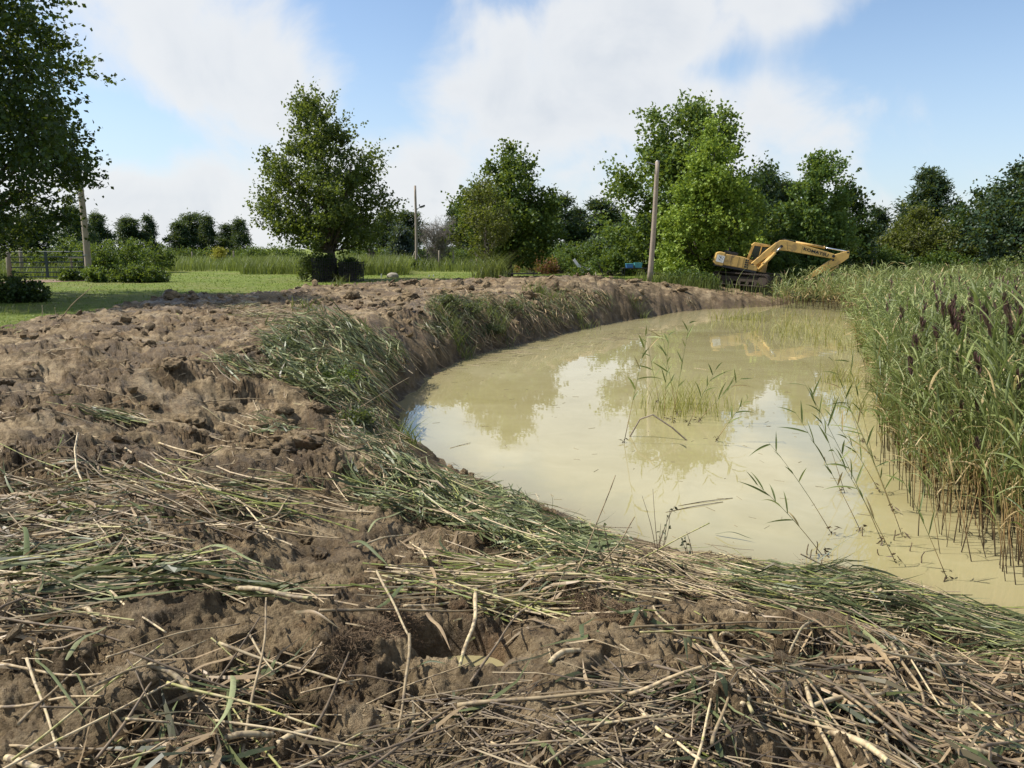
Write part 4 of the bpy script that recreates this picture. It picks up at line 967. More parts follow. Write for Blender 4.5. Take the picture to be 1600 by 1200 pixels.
part('link_arc', M['track_mud'], am, lambda b: [box_bm(b, (.09, .006, .016), (4.98 + .24 * math.cos(R(a)), YB - .158, 1.28 + .24 * math.sin(R(a))), (0, R(-a - 90), 0)) for a in range(60, 260, 18)])
def ram(x0, z0, x1, z1, split, r_, y, mount):
    c = empty('hydraulic_cylinder'); c.parent = ex
    xm, zm = x0 + (x1 - x0) * split, z0 + (z1 - z0) * split
    part('barrel', M['yellow_paint'], c, lambda b: (cyl_bm(b, (x0, y, z0), (xm, y, zm), r_, None, 14), cyl_bm(b, (xm - (x1 - x0) * .012, y, zm - (z1 - z0) * .012), (xm + (x1 - x0) * .012, y, zm + (z1 - z0) * .012), r_ * 1.16, None, 14)), True)
    part('rod', M['chrome'], c, lambda b: cyl_bm(b, (xm, y, zm), (x1, y, z1), r_ * .58, None, 12), True)
    part('clevis', M['black_metal'], c, lambda b: cyl_bm(b, (x1, y - .09, z1), (x1, y + .09, z1), r_ * .95, None, 12))
ram(2.86, 2.53, 5.80, 1.99, .55, .075, YB, ex)
ram(.72, .84, 2.02, 2.30, .72, .085, YB - .30, ex); ram(.72, .84, 2.02, 2.30, .72, .085, YB + .30, ex)
ram(5.30, 1.12, 4.12, .34, .62, .06, YB, ex)
bk = empty('bucket'); bk.parent = ex
part('shell', M['track_mud'], bk, lambda b: prism_bm(b, [(3.52, .36), (3.86, .18), (4.05, -.10), (3.92, -.42), (3.55, -.58), (3.20, -.50), (3.42, -.38), (3.68, -.22), (3.74, -.02), (3.58, .14), (3.40, .26)], YB - .42, YB + .42, .02))
for k in range(5): part('tooth', M['track_mud'], bk, lambda b: prism_bm(b, [(3.24, -.55), (3.24, -.47), (3.04, -.47)], YB - .38 + k * .175, YB - .30 + k * .175))
part('tail_leaves', M['leaf_bright'], ex, lambda b: [bmesh.ops.create_icosphere(b, subdivisions=1, radius=.05, matrix=Matrix.Translation((2.2 + .13 * k, YB + .05 * (k % 3), 2.72 - .015 * k)) @ Matrix.Diagonal((1.4, 1, .4, 1))) for k in range(6)])
# ------------------------------------------------------------------ reeds
m, g = mat_new('reed'); M['reed'] = m
t = g.n('ShaderNodeAttribute', attribute_name='tint').outputs['Fac']
rn = g.n('ShaderNodeObjectInfo').outputs['Random']
# tint: 0-.3 stem (wet foot, straw, green), .35-.75 leaf (dark to light green), .8-.9 dead straw leaf, 1 purple plume
c = g.ramp(t, [(0, (.030, .020, .012)), (.06, (.075, .050, .026)), (.13, (.300, .195, .085)), (.22, (.34, .26, .11)), (.30, (.155, .180, .055)), (.36, (.075, .102, .027)), (.55, (.175, .212, .062)), (.74, (.33, .365, .14)), (.80, (.42, .32, .15)), (.88, (.50, .38, .20)), (.93, (.10, .048, .052)), (1, (.17, .09, .085))])
c = g.n('ShaderNodeHueSaturation', {'Color': c, 'Value': g.m('ADD', .85, g.m('MULTIPLY', rn, .3))}).outputs[0]
p = g.n('ShaderNodeBsdfPrincipled', {'Base Color': c, 'Roughness': .5, 'Specular IOR Level': .4})
tr = g.n('ShaderNodeBsdfTranslucent', {0: g.mix(.35, c, (.20, .28, .05, 1))})
isleaf = g.m('MULTIPLY', g.m('GREATER_THAN', t, .34), .32)
finish(g, g.n('ShaderNodeMixShader', {0: isleaf, 1: p, 2: tr}))

def reed_batch(rs, base, H, lean, az, nleaf, lod, plume, dead=.40, stem_r=.0055, leaf_len=.42, leaf_w=.013, first=.34):
    """many reeds at once: base (n,3), heights, lean and its azimuth, leaves per stem; returns stem, leaf and plume geometry"""
    n = len(base); S = (7, 4, 3)[lod]
    t = np.linspace(0, 1, S)
    ld = np.stack([np.cos(az), np.sin(az)], -1)
    def at_t(tt, i=None):
        b = base if i is None else base[i]; h = H if i is None else H[i]; le = lean if i is None else lean[i]; d = ld if i is None else ld[i]
        off = (le * h)[:, None] * (.35 * tt + .65 * tt ** 2)
        z = h[:, None] * tt * (1 - .30 * le[:, None] ** 2 * tt)
        return np.stack([b[:, 0:1] + d[:, 0:1] * off, b[:, 1:2] + d[:, 1:2] * off, b[:, 2:3] + z], -1)
    P = at_t(np.broadcast_to(t, (n, S)))
    rad = stem_r * (1 - .65 * t)[None].repeat(n, 0)
    sides = (5, 3, 3)[lod]
    sv, sf = tubes(P, rad, sides, False)
    zt = np.repeat((t * H[:, None]).ravel(), sides)
    st = np.interp(zt, [0, .15, .32, .55, .95, 1.3, 1.8], [0, .03, .10, .15, .22, .27, .30])
    stems = (sv, sf, st)
    # leaves
    k = nleaf; N = n * k; i = np.repeat(np.arange(n), k)
    u = (np.tile((np.arange(k) + .5) / k, n) + rs.uniform(-.3, .3, N) / k)
    tl = first + (.97 - first) * u
    A = at_t(tl[:, None], i)[:, 0]
    side = np.where(np.tile(np.arange(k) % 2, n) == 0, 1, -1)
    la = az[i] + side * (np.pi / 2) * rs.uniform(.4, 1.0, N) + rs.normal(size=N) * .5
    la = np.where(rs.rand(N) < .5, rs.uniform(0, 6.283, N), la)
    el = rs.uniform(.75, 1.35, N)
    L = leaf_len * rs.uniform(.6, 1.25, N) * np.interp(u, [0, .3, .8, 1], [.7, 1.1, 1.0, .7])
    s = (6, 4, 3)[lod]; q = np.linspace(0, 1, s)
    ang = el[:, None] - (rs.uniform(.2, 1.5, N))[:, None] * q ** 1.6
    step = L[:, None] / (s - 1)
    dx = np.cos(ang) * step; dz = np.sin(ang) * step
    dx[:, 0] = 0; dz[:, 0] = 0
    hx = np.cumsum(dx, 1); hz = np.cumsum(dz, 1)
    Pl = np.stack([A[:, 0:1] + np.cos(la)[:, None] * hx, A[:, 1:2] + np.sin(la)[:, None] * hx, A[:, 2:3] + hz], -1)
    tw = rs.normal(size=N) * .5
    Sd = np.stack([-np.sin(la), np.cos(la), np.zeros(N)], -1)
    Sd = unit(Sd * np.cos(tw)[:, None] + np.array([0, 0, 1.]) * np.sin(tw)[:, None])[:, None, :].repeat(s, 1)
    wprof = np.interp(q, [0, .15, .45, 1], [.45, 1, .95, .03])
    W = leaf_w * rs.uniform(.7, 1.25, N)[:, None] * wprof[None]
    lv, lf = ribbons(Pl, W, Sd, .35 if lod == 0 else 0.0)
    per = s * (3 if lod == 0 else 2)
    isdead = rs.rand(N) < np.interp(u, [0, .12, .3, 1], [.75, .35, dead * .3, dead * .12])
    lt = np.where(isdead, rs.uniform(.79, .88, N), np.clip(.37 + .36 * rs.rand(N) * (.55 + .45 * u) + rs.normal(size=n)[i] * .04, .36, .75))
    leaves = (lv, lf, np.repeat(lt, per))
    # plumes
    plumes = None
    pi_ = np.nonzero(plume)[0]
    if len(pi_):
        top = at_t(np.ones((len(pi_), 1)), pi_)[:, 0]; m_ = (34, 12, 6)[lod]
        j = np.repeat(np.arange(len(pi_)), m_); K = len(j); v = np.tile(np.linspace(0, 1, m_), len(pi_))
        pl = rs.uniform(.15, .24, len(pi_))[j]
        B = top[j] + np.stack([ld[pi_][j][:, 0] * lean[pi_][j] * pl * v * 1.3, ld[pi_][j][:, 1] * lean[pi_][j] * pl * v * 1.3, pl * v - .05], -1)
        a = rs.uniform(0, 6.283, K) * .55 + az[pi_][j] ; r_ = (.55 + .45 * rs.rand(K)) * .045 * np.sin(np.clip(v * 2.6 + .45, 0, 3.1))
        D = unit(np.stack([np.cos(a) * .35, np.sin(a) * .35, np.full(K, .95)], -1) + rs.normal(size=(K, 3)) * .12)
        pv, pf = kites(B, D, rnd_unit(rs, K), r_ * 1.6 + .05, r_ * .18 + .007 * (1 + lod * .6))
        plumes = (pv, pf, np.repeat(rs.uniform(.93, 1., K), 4))
    return stems, leaves, plumes

# where the bed stands: world outline from its edge in the photograph (on the water) and beyond the frame
bed_px = [(1345, 545), (1360, 590), (1372, 650), (1385, 720), (1392, 770), (1420, 820), (1455, 852), (1500, 880), (1545, 915), (1600, 945)]
BED = [tuple(onz(x, y, WATER)[:2]) for x, y in bed_px]
BED = [tuple(onz(1195, 480, WATER)[:2]), tuple(onz(1250, 484, WATER)[:2]), tuple(onz(1310, 488, WATER)[:2]), tuple(onz(1335, 505, WATER)[:2])] + BED + [(8.5, 5.9), (13, 4.2), (30, 3), (60, 4), (60, 55), (32, 55), (21, 49.5)]
rs = np.random.RandomState(401)
def in_bed(x, y, wob=.5):
    return (poly_sd(x, y, BED) + wob * fbm(x, y, .8, 3, 91)) < 0
def scatter(n, x0, x1, y0, y1):
    x = rs.uniform(x0, x1, n); y = rs.uniform(y0, y1, n); k = in_bed(x, y) & (np.abs(x) < .86 * y + 2.5); return x[k], y[k]
# candidates: dense near the front edge, thinner far away
xs, ys = [], []
for n, x0, x1, y0, y1 in ((5200, 3, 12, 5, 12), (9500, 3.5, 20, 11, 24), (12000, 6, 46, 22, 56)):
    x, y = scatter(n, x0, x1, y0, y1); xs.append(x); ys.append(y)
x = np.concatenate(xs); y = np.concatenate(ys)
edge = -poly_sd(x, y, BED)
# inside the bed only the tops show: thin out deep stems
kp = rs.rand(len(x)) < np.where(y < 12, np.interp(edge, [0, .35, .8, 4], [.35, .6, .95, .55]), np.where(y < 24, np.interp(edge, [0, 2, 6], [1, .8, .55]), .75))
x, y, edge = x[kp], y[kp], edge[kp]
r = np.hypot(x, y)
H = rs.uniform(1.25, 2.45, len(x)) * np.interp(edge, [0, .5, 2.0], [.78, .92, 1.04]) * (1 + .10 * fbm(x, y, .35, 2, 95))
H *= np.interp(y, [6, 10, 20, 38, 55], [1.12, 1.02, .92, .90, .84])
lean = np.abs(rs.normal(size=len(x))) * .15 + .05; az = rs.normal(size=len(x)) * .9 + 2.6
base = np.stack([x, y, np.full(len(x), WATER - .03)], -1)
plume = (rs.rand(len(x)) < np.clip(.02 + .08 * sst(x / y, .50, .66), 0, 1)) & (y > 7.5)
order = np.argsort(r)
ind = order[:300]
rest = order[300:]
# twelve shapes of single reed for the 300 nearest stems, each a thing with stem, leaves and (some) a plume
protos = []
for k in range(14):
    st, lv, pl = reed_batch(np.random.RandomState(500 + k), np.zeros((1, 3)), np.array([2.0 + .25 * math.sin(k * 1.7)]), np.array([.10 + .02 * (k % 5)]), np.array([2.4 + .5 * math.sin(k)]), 13 + k % 4, 0, np.array([k % 7 == 0]), leaf_len=.48, leaf_w=.011, first=.30 + .03 * (k % 3))
    ms = [mesh_np('stem', st[0], st[1], {'tint': st[2]}, True), mesh_np('leaves', lv[0], lv[1], {'tint': lv[2]}), mesh_np('plume', pl[0], pl[1], {'tint': pl[2]}) if pl else None]
    for q in ms:
        if q: q.materials.append(M['reed'])
    protos.append(ms)
for c_, i in enumerate(ind):
    ms = protos[rs.randint(0, 14)]
    root = empty('reed', base[i], rs.normal() * .6); root.rotation_euler = (rs.normal() * .09, -.05 + rs.normal() * .10, rs.normal() * .8); k = H[i] / 2.0; root.scale = (k, k, k)
    z_ = 0 if base[i][1] < 7.3 else (1 if base[i][1] < 8.6 else 2); tag(root, ('green reed with straw brown stem at the near corner of the bed by the bank', 'green reed along the middle of the near bed front', 'green reed on the bed front farther from the near bank')[z_], 'reed', ('reeds at the near corner of the bed', 'reeds along the near bed front', 'reeds on the farther bed front')[z_])
    for nm, q in zip(('stem', 'leaves', 'plume'), ms):
        if q: link(nm, q, None, root)
def mass(name, label, sel, lod, nleaf, ll, lw, sr):
    if not len(sel): return
    st, lv, pl = reed_batch(rs, base[sel], H[sel], lean[sel], az[sel], nleaf, lod, plume[sel], stem_r=sr, leaf_len=ll, leaf_w=lw, first=.30)
    acc = Acc(); acc.add(*st); acc.add(*lv)
    if pl: acc.add(*pl)
    o = link(name, acc.mesh(name), M['reed']); tag(o, label, 'reeds', None, 'stuff')
rr_ = r[rest]
mass('reeds', 'dense green reed bed with purple brown plumes behind the front stems', rest[rr_ < 13], 1, 13, .48, .0115, .0052)
mass('reeds', 'middle stretch of the green reed bed towards the far water', rest[(rr_ >= 13) & (rr_ < 24)], 2, 10, .52, .014, .0065)
mass('reeds', 'far reed bed in front of the dark trees and excavator', rest[rr_ >= 24], 2, 6, .62, .023, .009)

# sparse reeds standing in the water in front of the bed: things with each leaf a part of its own
def single_reed(label, px, py, top_px, top_py, seed, nleaf=8, leaf=.34, group='lone reeds in the water', name='reed_shoot', dy=0.0, w=.0095, sr=.004):
    rs = np.random.RandomState(seed); b = onz(px, py, WATER); top = at(top_px, top_py, b.y + dy) - b
    root = empty(name, b); tag(root, label, 'reed', group)
    S = 9; t = np.linspace(0, 1, S); bow = np.array([top.x * .0, 0, .12 * top.length * (abs(top.x) / top.length)])
    P = np.array(top[:])[None] * t[:, None] + bow[None] * (4 * t * (1 - t))[:, None] * .5
    v, f = tubes(P[None], (sr * (1 - .7 * t))[None], 5)
    tint = np.interp(np.repeat(t, 5), [0, .06, .18, .35, .6], [.02, .06, .12, .28, .33])
    link('stem', mesh_np('stem', v, f, {'tint': tint}, True), M['reed'], root)
    # muddy rag of dead sheath at the foot
    n = 7; a = rs.uniform(0, 6.28, n); A = np.stack([np.cos(a) * .012, np.sin(a) * .012, rs.uniform(.02, .10, n)], -1); D = unit(np.stack([np.cos(a), np.sin(a), rs.uniform(-1, .3, n)], -1))
    v, f = kites(A, D, rnd_unit(rs, n), rs.uniform(.05, .12, n), np.full(n, .01)); link('sheath', mesh_np('sheath', v, f, {'tint': np.full(len(v), .05)}), M['reed'], root)
    for j in range(nleaf):
        if rs.rand() < .15: continue
        u = .30 + .70 * (j + .6) / nleaf; A = np.array([np.interp(u, t, P[:, k]) for k in range(3)])
        T = unit(np.array(top[:])); sgn = 1 if j % 2 else -1
        side = unit(np.cross(T, np.array([0, 1., 0]) + rs.normal(size=3) * .35)) * sgn
        d = unit(T * .75 + side * rs.uniform(.15, .95) + np.array([0, 0, .1]) + rs.normal(size=3) * .22); s = 7; q = np.linspace(0, 1, s); L = leaf * rs.uniform(.45, 1.25) * (1 - .35 * max(0, u - .8) / .2)
        Pl = A[None] + d[None] * (L * q)[:, None]; Pl[:, 2] -= L * rs.uniform(.05, .4) * q ** 2
        Sd = unit(np.cross(d, np.array([0, -.8, .6]) + rs.normal(size=3) * .3)); W = w * rs.uniform(.8, 1.2) * np.interp(q, [0, .2, .5, 1], [.35, 1, .9, .02])
        v, f = ribbons(Pl[None], W[None], np.broadcast_to(Sd, (1, s, 3)), .3)
        link('leaf', mesh_np('leaf', v, f, {'tint': np.full(len(v), rs.uniform(.38, .70) if rs.rand() > .12 else .82)}), M['reed'], root)
    return root
lone = [(1300, 835, 1200, 690, 'arching lone reed reaching far left over the water'), (1345, 830, 1240, 640, 'tall lone reed bending left before the bed'), (1380, 850, 1255, 595, 'lone reed with a long bare stem leaning left'),
        (1285, 868, 1180, 755, 'low lone reed stooping left towards the camera'), (1395, 800, 1310, 600, 'upright lone reed close to the bed edge'), (1320, 770, 1262, 600, 'slim lone reed in mid water'),
        (1410, 838, 1330, 640, 'lone reed bent over a bare muddy foot'), (1365, 720, 1325, 560, 'lone reed with a brown plume tip'), (1400, 880, 1300, 700, 'lone reed nearest the bank by the reed bed'),
        (1345, 690, 1300, 560, 'thin lone reed beside the reflections'), (1375, 770, 1290, 640, 'drooping lone reed with few leaves'), (1480, 905, 1395, 720, 'lone reed just left of the near bed corner')]
for i, (a, b_, c_, d_, lb) in enumerate(lone): single_reed(lb, a, b_, c_, d_, 600 + i, 8, .36)
cent = [(975, 692, 1015, 505, 'curved reed at the left of the mid pond clump', 8), (1037, 655, 1045, 520, 'upright reed in the middle of the mid pond clump', 9), (1050, 660, 1078, 500, 'tallest reed of the mid pond clump', 9), (1058, 650, 1030, 500, 'reed crossing the tallest one in mid pond', 8),
        (1075, 665, 1120, 575, 'reed leaning right in the mid pond clump', 7), (1090, 660, 1160, 590, 'low reed bending to the right of the mid pond clump', 7), (1118, 690, 1170, 620, 'last low reed right of the mid pond clump', 6), (1030, 630, 1008, 520, 'short reed at the back of the mid pond clump', 7)]
for i, (a, b_, c_, d_, lb, nl) in enumerate(cent): single_reed(lb, a, b_, c_, d_, 640 + i, nl, .42, 'reeds of the mid pond clump', w=.013, sr=.006)
# bent dead stem of the clump
b0 = onz(985, 682, WATER)
def arch(b):
    P = [onz(983, 684, WATER - .02), at(1000, 655, b0.y), at(1020, 648, b0.y - .1), at(1050, 668, b0.y - .2), onz(1075, 690, WATER - .02)]
    for p_, q_ in zip(P[:-1], P[1:]): cyl_bm(b, p_, q_, .014, .012, 7)
tag(part('bent_stem', M['old_wood'], None, arch), 'dark bent dead stem arching out of the water by the clump', 'stem')
# fine yellow-green grasses standing in the pond
rs = np.random.RandomState(455)
M['pond_grass'] = leaf_mat('pond_grass', [(0, (.14, .15, .03)), (.5, (.26, .26, .06)), (1, (.42, .38, .13))], .3)
def pond_grass(label, spots):
    acc = Acc()
    for px, py, rx, ry, n, h, w in spots:
        c = onz(px, py, WATER); xy = np.stack([c.x + rs.normal(size=n) * rx, c.y + rs.normal(size=n) * ry], -1)
        v, f = blades(rs, xy, np.full(n, WATER - .02), h * rs.uniform(.5, 1.2, n), np.full(n, w), .55, 4)
        acc.add(v, f, np.repeat(rs.rand(n), 8))
    tag(link('pond_grass', acc.mesh('pond_grass'), M['pond_grass']), label, 'grass', None, 'stuff')
pond_grass('fine yellow green grass round the mid pond reeds', [(1065, 640, .35, .5, 130, .8, .005), (1095, 640, .25, .4, 80, .75, .005), (1040, 645, .25, .4, 70, .75, .005)])
pond_grass('thin pale grass in the far water before the reeds', [(1190, 520, .8, 1.5, 55, .7, .008), (1230, 530, .9, 1.2, 65, .6, .008), (1280, 525, .9, 1.5, 90, .8, .008), (1310, 545, .6, 1.2, 90, .8, .008), (1200, 500, 1.0, 1.5, 60, .9, .009), (1150, 500, .6, .8, 90, .6, .012), (1320, 600, .3, .5, 120, .6, .007), (1290, 505, 1.2, 2, 90, .9, .009), (1330, 640, .25, .4, 90, .5, .006)])
# loose reeds and weeds on the far bank beneath the excavator
acc_n = 170; c = onz(1215, 474, WATER)
xy = np.stack([c.x + rs.normal(size=acc_n) * 1.3, c.y + 1.2 + rs.normal(size=acc_n) * 1.0], -1)
acc = Acc(); v, f = blades(rs, xy, np.maximum(terrain(xy[:, 0], xy[:, 1]), WATER) - .02, rs.uniform(.5, 1.6, acc_n), np.full(acc_n, .018), .45, 4); acc.add(v, f, np.repeat(rs.uniform(.38, .7, acc_n), 8))
tag(link('bank_reeds', acc.mesh('bank_reeds'), M['reed']), 'young reeds on the dug bank below the excavator tracks', 'reeds', None, 'stuff')

# plumes that show against the near reeds
hero = [(1473, 512), (1488, 508), (1502, 520), (1515, 505), (1440, 530), (1430, 565), (1538, 530), (1530, 560), (1547, 545), (1570, 500), (1580, 540), (1592, 520), (1422, 600), (1560, 570), (1495, 540), (1510, 548), (1585, 575), (1600, 560), (1462, 545)]
for i, (px, py) in enumerate(hero):
    Yv = 8.6 + .8 * math.sin(i * 2.1) + (.8 if px > 1500 else 0); tp = at(px, py, Yv); h = tp.z - WATER + .16
    st, lv, pl = reed_batch(np.random.RandomState(700 + i), np.zeros((1, 3)), np.array([h]), np.array([.10]), np.array([2.6 + .4 * math.sin(i)]), 12, 0, np.array([True]), leaf_len=.48, leaf_w=.011, first=.32)
    off = st[0][-1]
    root = empty('plumed_reed', (tp.x - off[0], tp.y - off[1], WATER - .03)); tag(root, 'tall reed with a drooping purple brown plume in the near bed', 'reed', 'plumed reeds in the near bed')
    for nm, q in (('stem', st), ('leaves', lv), ('plume', pl)): link(nm, mesh_np(nm, q[0], q[1], {'tint': q[2]}), M['reed'], root)
# ------------------------------------------------------------------ cut reeds, litter, roots and clods on the mud
def ramp_mat(name, stops, rough=.6, trans=0.0, spat=.35, scale=40):
    m, g = mat_new(name)
    t = g.n('ShaderNodeAttribute', attribute_name='tint').outputs['Fac']; c = g.ramp(t, stops)
    oc = g.n('ShaderNodeNewGeometry').outputs['Position']
    rn = g.n('ShaderNodeObjectInfo').outputs['Random']
    c = g.n('ShaderNodeHueSaturation', {'Color': c, 'Value': g.m('ADD', .78, g.m('MULTIPLY', rn, .44))}).outputs[0]
    c = g.mix(g.m('MULTIPLY', g.sstep(g.noise(oc, scale, 4, .65), .50, .64), spat), c, (.12, .092, .066, 1))
    p = g.n('ShaderNodeBsdfPrincipled', {'Base Color': c, 'Roughness': rough, 'Specular IOR Level': .35})
    if trans: finish(g, g.n('ShaderNodeMixShader', {0: trans, 1: p, 2: g.n('ShaderNodeBsdfTranslucent', {0: c})}))
    else: finish(g, p)
    M[name] = m; return m
ramp_mat('straw', [(0, (.085, .058, .036)), (.22, (.165, .122, .075)), (.45, (.31, .232, .128)), (.68, (.48, .385, .235)), (.84, (.27, .275, .070)), (1, (.15, .19, .045))], .6, 0, .85, 26)
ramp_mat('cut_leaf', [(0, (.46, .335, .19)), (.12, (.28, .205, .12)), (.22, (.044, .056, .026)), (.55, (.112, .138, .050)), (.8, (.205, .230, .098)), (1, (.32, .34, .165))], .45, .22, .30)
ramp_mat('root', [(0, (.050, .033, .019)), (.5, (.120, .078, .042)), (1, (.21, .142, .082))], .9, 0, .2)

def ok_land(x, y, dmin=.12, dmax=99):
    d = poly_sd(x, y, SH); return (d > dmin) & (d < dmax) & (poly_sd(x, y, MUD) < -.1)
def lay_paths(rs, x, y, a, L, S=5, follow=.35, lift=0.0, bend=.06, tilt=.0, qt=.72):
    """pieces lying on the mud: sample the surface under each and rest on its high points"""
    t = np.linspace(-.5, .5, S); n = len(x)
    bx = rs.normal(size=n) * bend * L
    px = x[:, None] + np.cos(a)[:, None] * L[:, None] * t - np.sin(a)[:, None] * bx[:, None] * (1 - 4 * t * t)
    py = y[:, None] + np.sin(a)[:, None] * L[:, None] * t + np.cos(a)[:, None] * bx[:, None] * (1 - 4 * t * t)
    h = np.maximum(terrain(px, py), WATER - .01)
    m_ = h.mean(1, keepdims=True); b = ((h - m_) * t).sum(1, keepdims=True) / (t * t).sum()
    b = np.clip(b, -.7 * L[:, None], .7 * L[:, None]) + (rs.normal(size=n) * tilt * L)[:, None]
    line = m_ + b * t
    z = line + follow * (h - line)
    z += np.quantile(h - z, qt, axis=1)[:, None] + np.broadcast_to(lift, (n,))[:, None]
    return np.stack([px, py, z], -1)
def polar_scatter(rs, n, r0, r1, a0=-48, a1=48, p=1.0):
    r = r0 + (r1 - r0) * rs.rand(n) ** p; a = R(a0) + R(a1 - a0) * rs.rand(n); return r * np.sin(a), r * np.cos(a)
def lit_field(x, y):
    _, ro, d, _ = terrain(x, y, True)
    return -1.1 * bare(x, y) + .55 * ro + .45 * sst(fbm(x, y, .9, 3, 131), -.25, .25) + .35 * sst(3.2 - d, 0, 2)

# fine litter, far too much to count
rs = np.random.RandomState(801)
def litter(name, label, n, r0, r1, l0, l1, w0, w1, thr, a0=-48, a1=48, dmax=99, p=1.0, lift=.03):
    x, y = polar_scatter(rs, n, r0, r1, a0, a1, p)
    k = ok_land(x, y, .05, dmax); x, y = x[k], y[k]
    k = lit_field(x, y) > thr + rs.rand(len(x)) * .35; x, y = x[k], y[k]
    n = len(x); L = l0 + (l1 - l0) * rs.rand(n) ** 1.8
    a = np.where(rs.rand(n) < .3, rs.normal(size=n) * .45, rs.uniform(0, 6.283, n)) + fbm(x, y, .6, 2, 133) * 1.5
    P = lay_paths(rs, x, y, a, L, 4, .55, rs.rand(n) ** 2 * lift - .004, .025, .12, .45)
    rad = (w0 + (w1 - w0) * rs.rand(n) ** 2)[:, None] * np.array([1, 1, .95, .7])[None]
    acc = Acc(); v, f = tubes(P, rad, 3, False)
    tn = np.clip(np.where(rs.rand(n) < .72, rs.normal(size=n) * .16 + .40, rs.uniform(.5, 1, n)), 0, 1)
    acc.add(v, f, np.repeat(tn, 12))
    tag(link(name, acc.mesh(name), M['straw']), label, 'litter', None, 'stuff')
litter('reed_litter', 'broken straw and stem bits strewn over the near mud', 6000, 1.7, 6.0, .03, .36, .0012, .0040, .40, p=.9)
litter('reed_litter', 'thick straw drift along the near water edge', 6000, 3.2, 9.5, .08, .7, .0016, .0042, .30, -20, 50, 2.2, 1.0, .10)
litter('reed_litter', 'sparse straw bits over the farther mud bank', 5000, 6.0, 34, .12, .7, .003, .008, .42, -46, 20, 99, 1.3, .03)
# crumbs of torn leaf among the litter
def leaf_litter(name, label, x, y, l0, l1, w0, w1, lift, tints, follow=.5, a_sd=None, tilt=.15, curl=.25, kind='stuff', S=5):
    n = len(x); L = l0 + (l1 - l0) * rs.rand(n) ** 1.3
    a = rs.uniform(0, 6.283, n) if a_sd is None else a_sd[0] + rs.normal(size=n) * a_sd[1] + np.pi * (rs.rand(n) < .35)
    P = lay_paths(rs, x, y, a, L, S, follow, lift, .10, tilt)
    t = np.linspace(0, 1, S)
    P[..., 2] += (rs.rand(n) * curl * L)[:, None] * np.where(rs.rand(n) < .5, 1, -.25)[:, None] * (t[None] - .3) ** 2
    d = unit(P[:, -1] - P[:, 0]); tw = rs.normal(size=n) * .8
    sd = unit(np.cross(d, np.array([0, 0, 1.]))); up = np.cross(sd, d)
    tws = tw[:, None] + rs.normal(size=n)[:, None] * .9 * t[None]
    Sd = sd[:, None] * np.cos(tws)[..., None] + up[:, None] * np.sin(tws)[..., None]
    W = (w0 + (w1 - w0) * rs.rand(n))[:, None] * np.interp(t, [0, .15, .5, 1], [.4, 1, .9, .05])[None]
    v, f = ribbons(P, W, Sd, 0.0)
    tn = rs.choice(tints[0], n, p=tints[1]) + rs.normal(size=n) * .06
    acc = Acc(); acc.add(v, f, np.repeat(np.clip(tn, 0, 1), 2 * S))
    return acc
GREEN = ([.04, .14, .30, .5, .72, .92], [.05, .05, .22, .30, .25, .13])
MIXED = ([.04, .13, .30, .5, .72, .92], [.30, .30, .12, .13, .10, .05])
DRYG = ([.04, .13, .30, .5, .72], [.26, .34, .16, .16, .08])
x, y = polar_scatter(rs, 3800, 1.7, 6.2); k = ok_land(x, y); x, y = x[k], y[k]; k = lit_field(x, y) > .40 + rs.rand(len(x)) * .4; x, y = x[k], y[k]
acc = leaf_litter('', '', x, y, .06, .42, .004, .014, rs.rand(len(x)) * .03, ([.04, .13, .30, .5, .72, .92], [.20, .46, .12, .10, .08, .04]))
tag(link('leaf_litter', acc.mesh('leaf_litter'), M['cut_leaf']), 'torn dry and green leaf scraps over the near mud', 'litter', None, 'stuff')

x, y = polar_scatter(rs, 1500, 1.7, 6.6); k = ok_land(x, y); x, y = x[k], y[k]; k = lit_field(x, y) > .38 + rs.rand(len(x)) * .4; x, y = x[k], y[k]
acc = leaf_litter('', '', x, y, .12, .75, .005, .011, rs.rand(len(x)) * .03, ([.02, .10, .16], [.3, .45, .25]), .6, (0, .9), .10, .08)
tag(link('crushed_stalks', acc.mesh('crushed_stalks'), M['cut_leaf']), 'flat crushed brown stalks trodden into the near mud', 'litter', None, 'stuff')
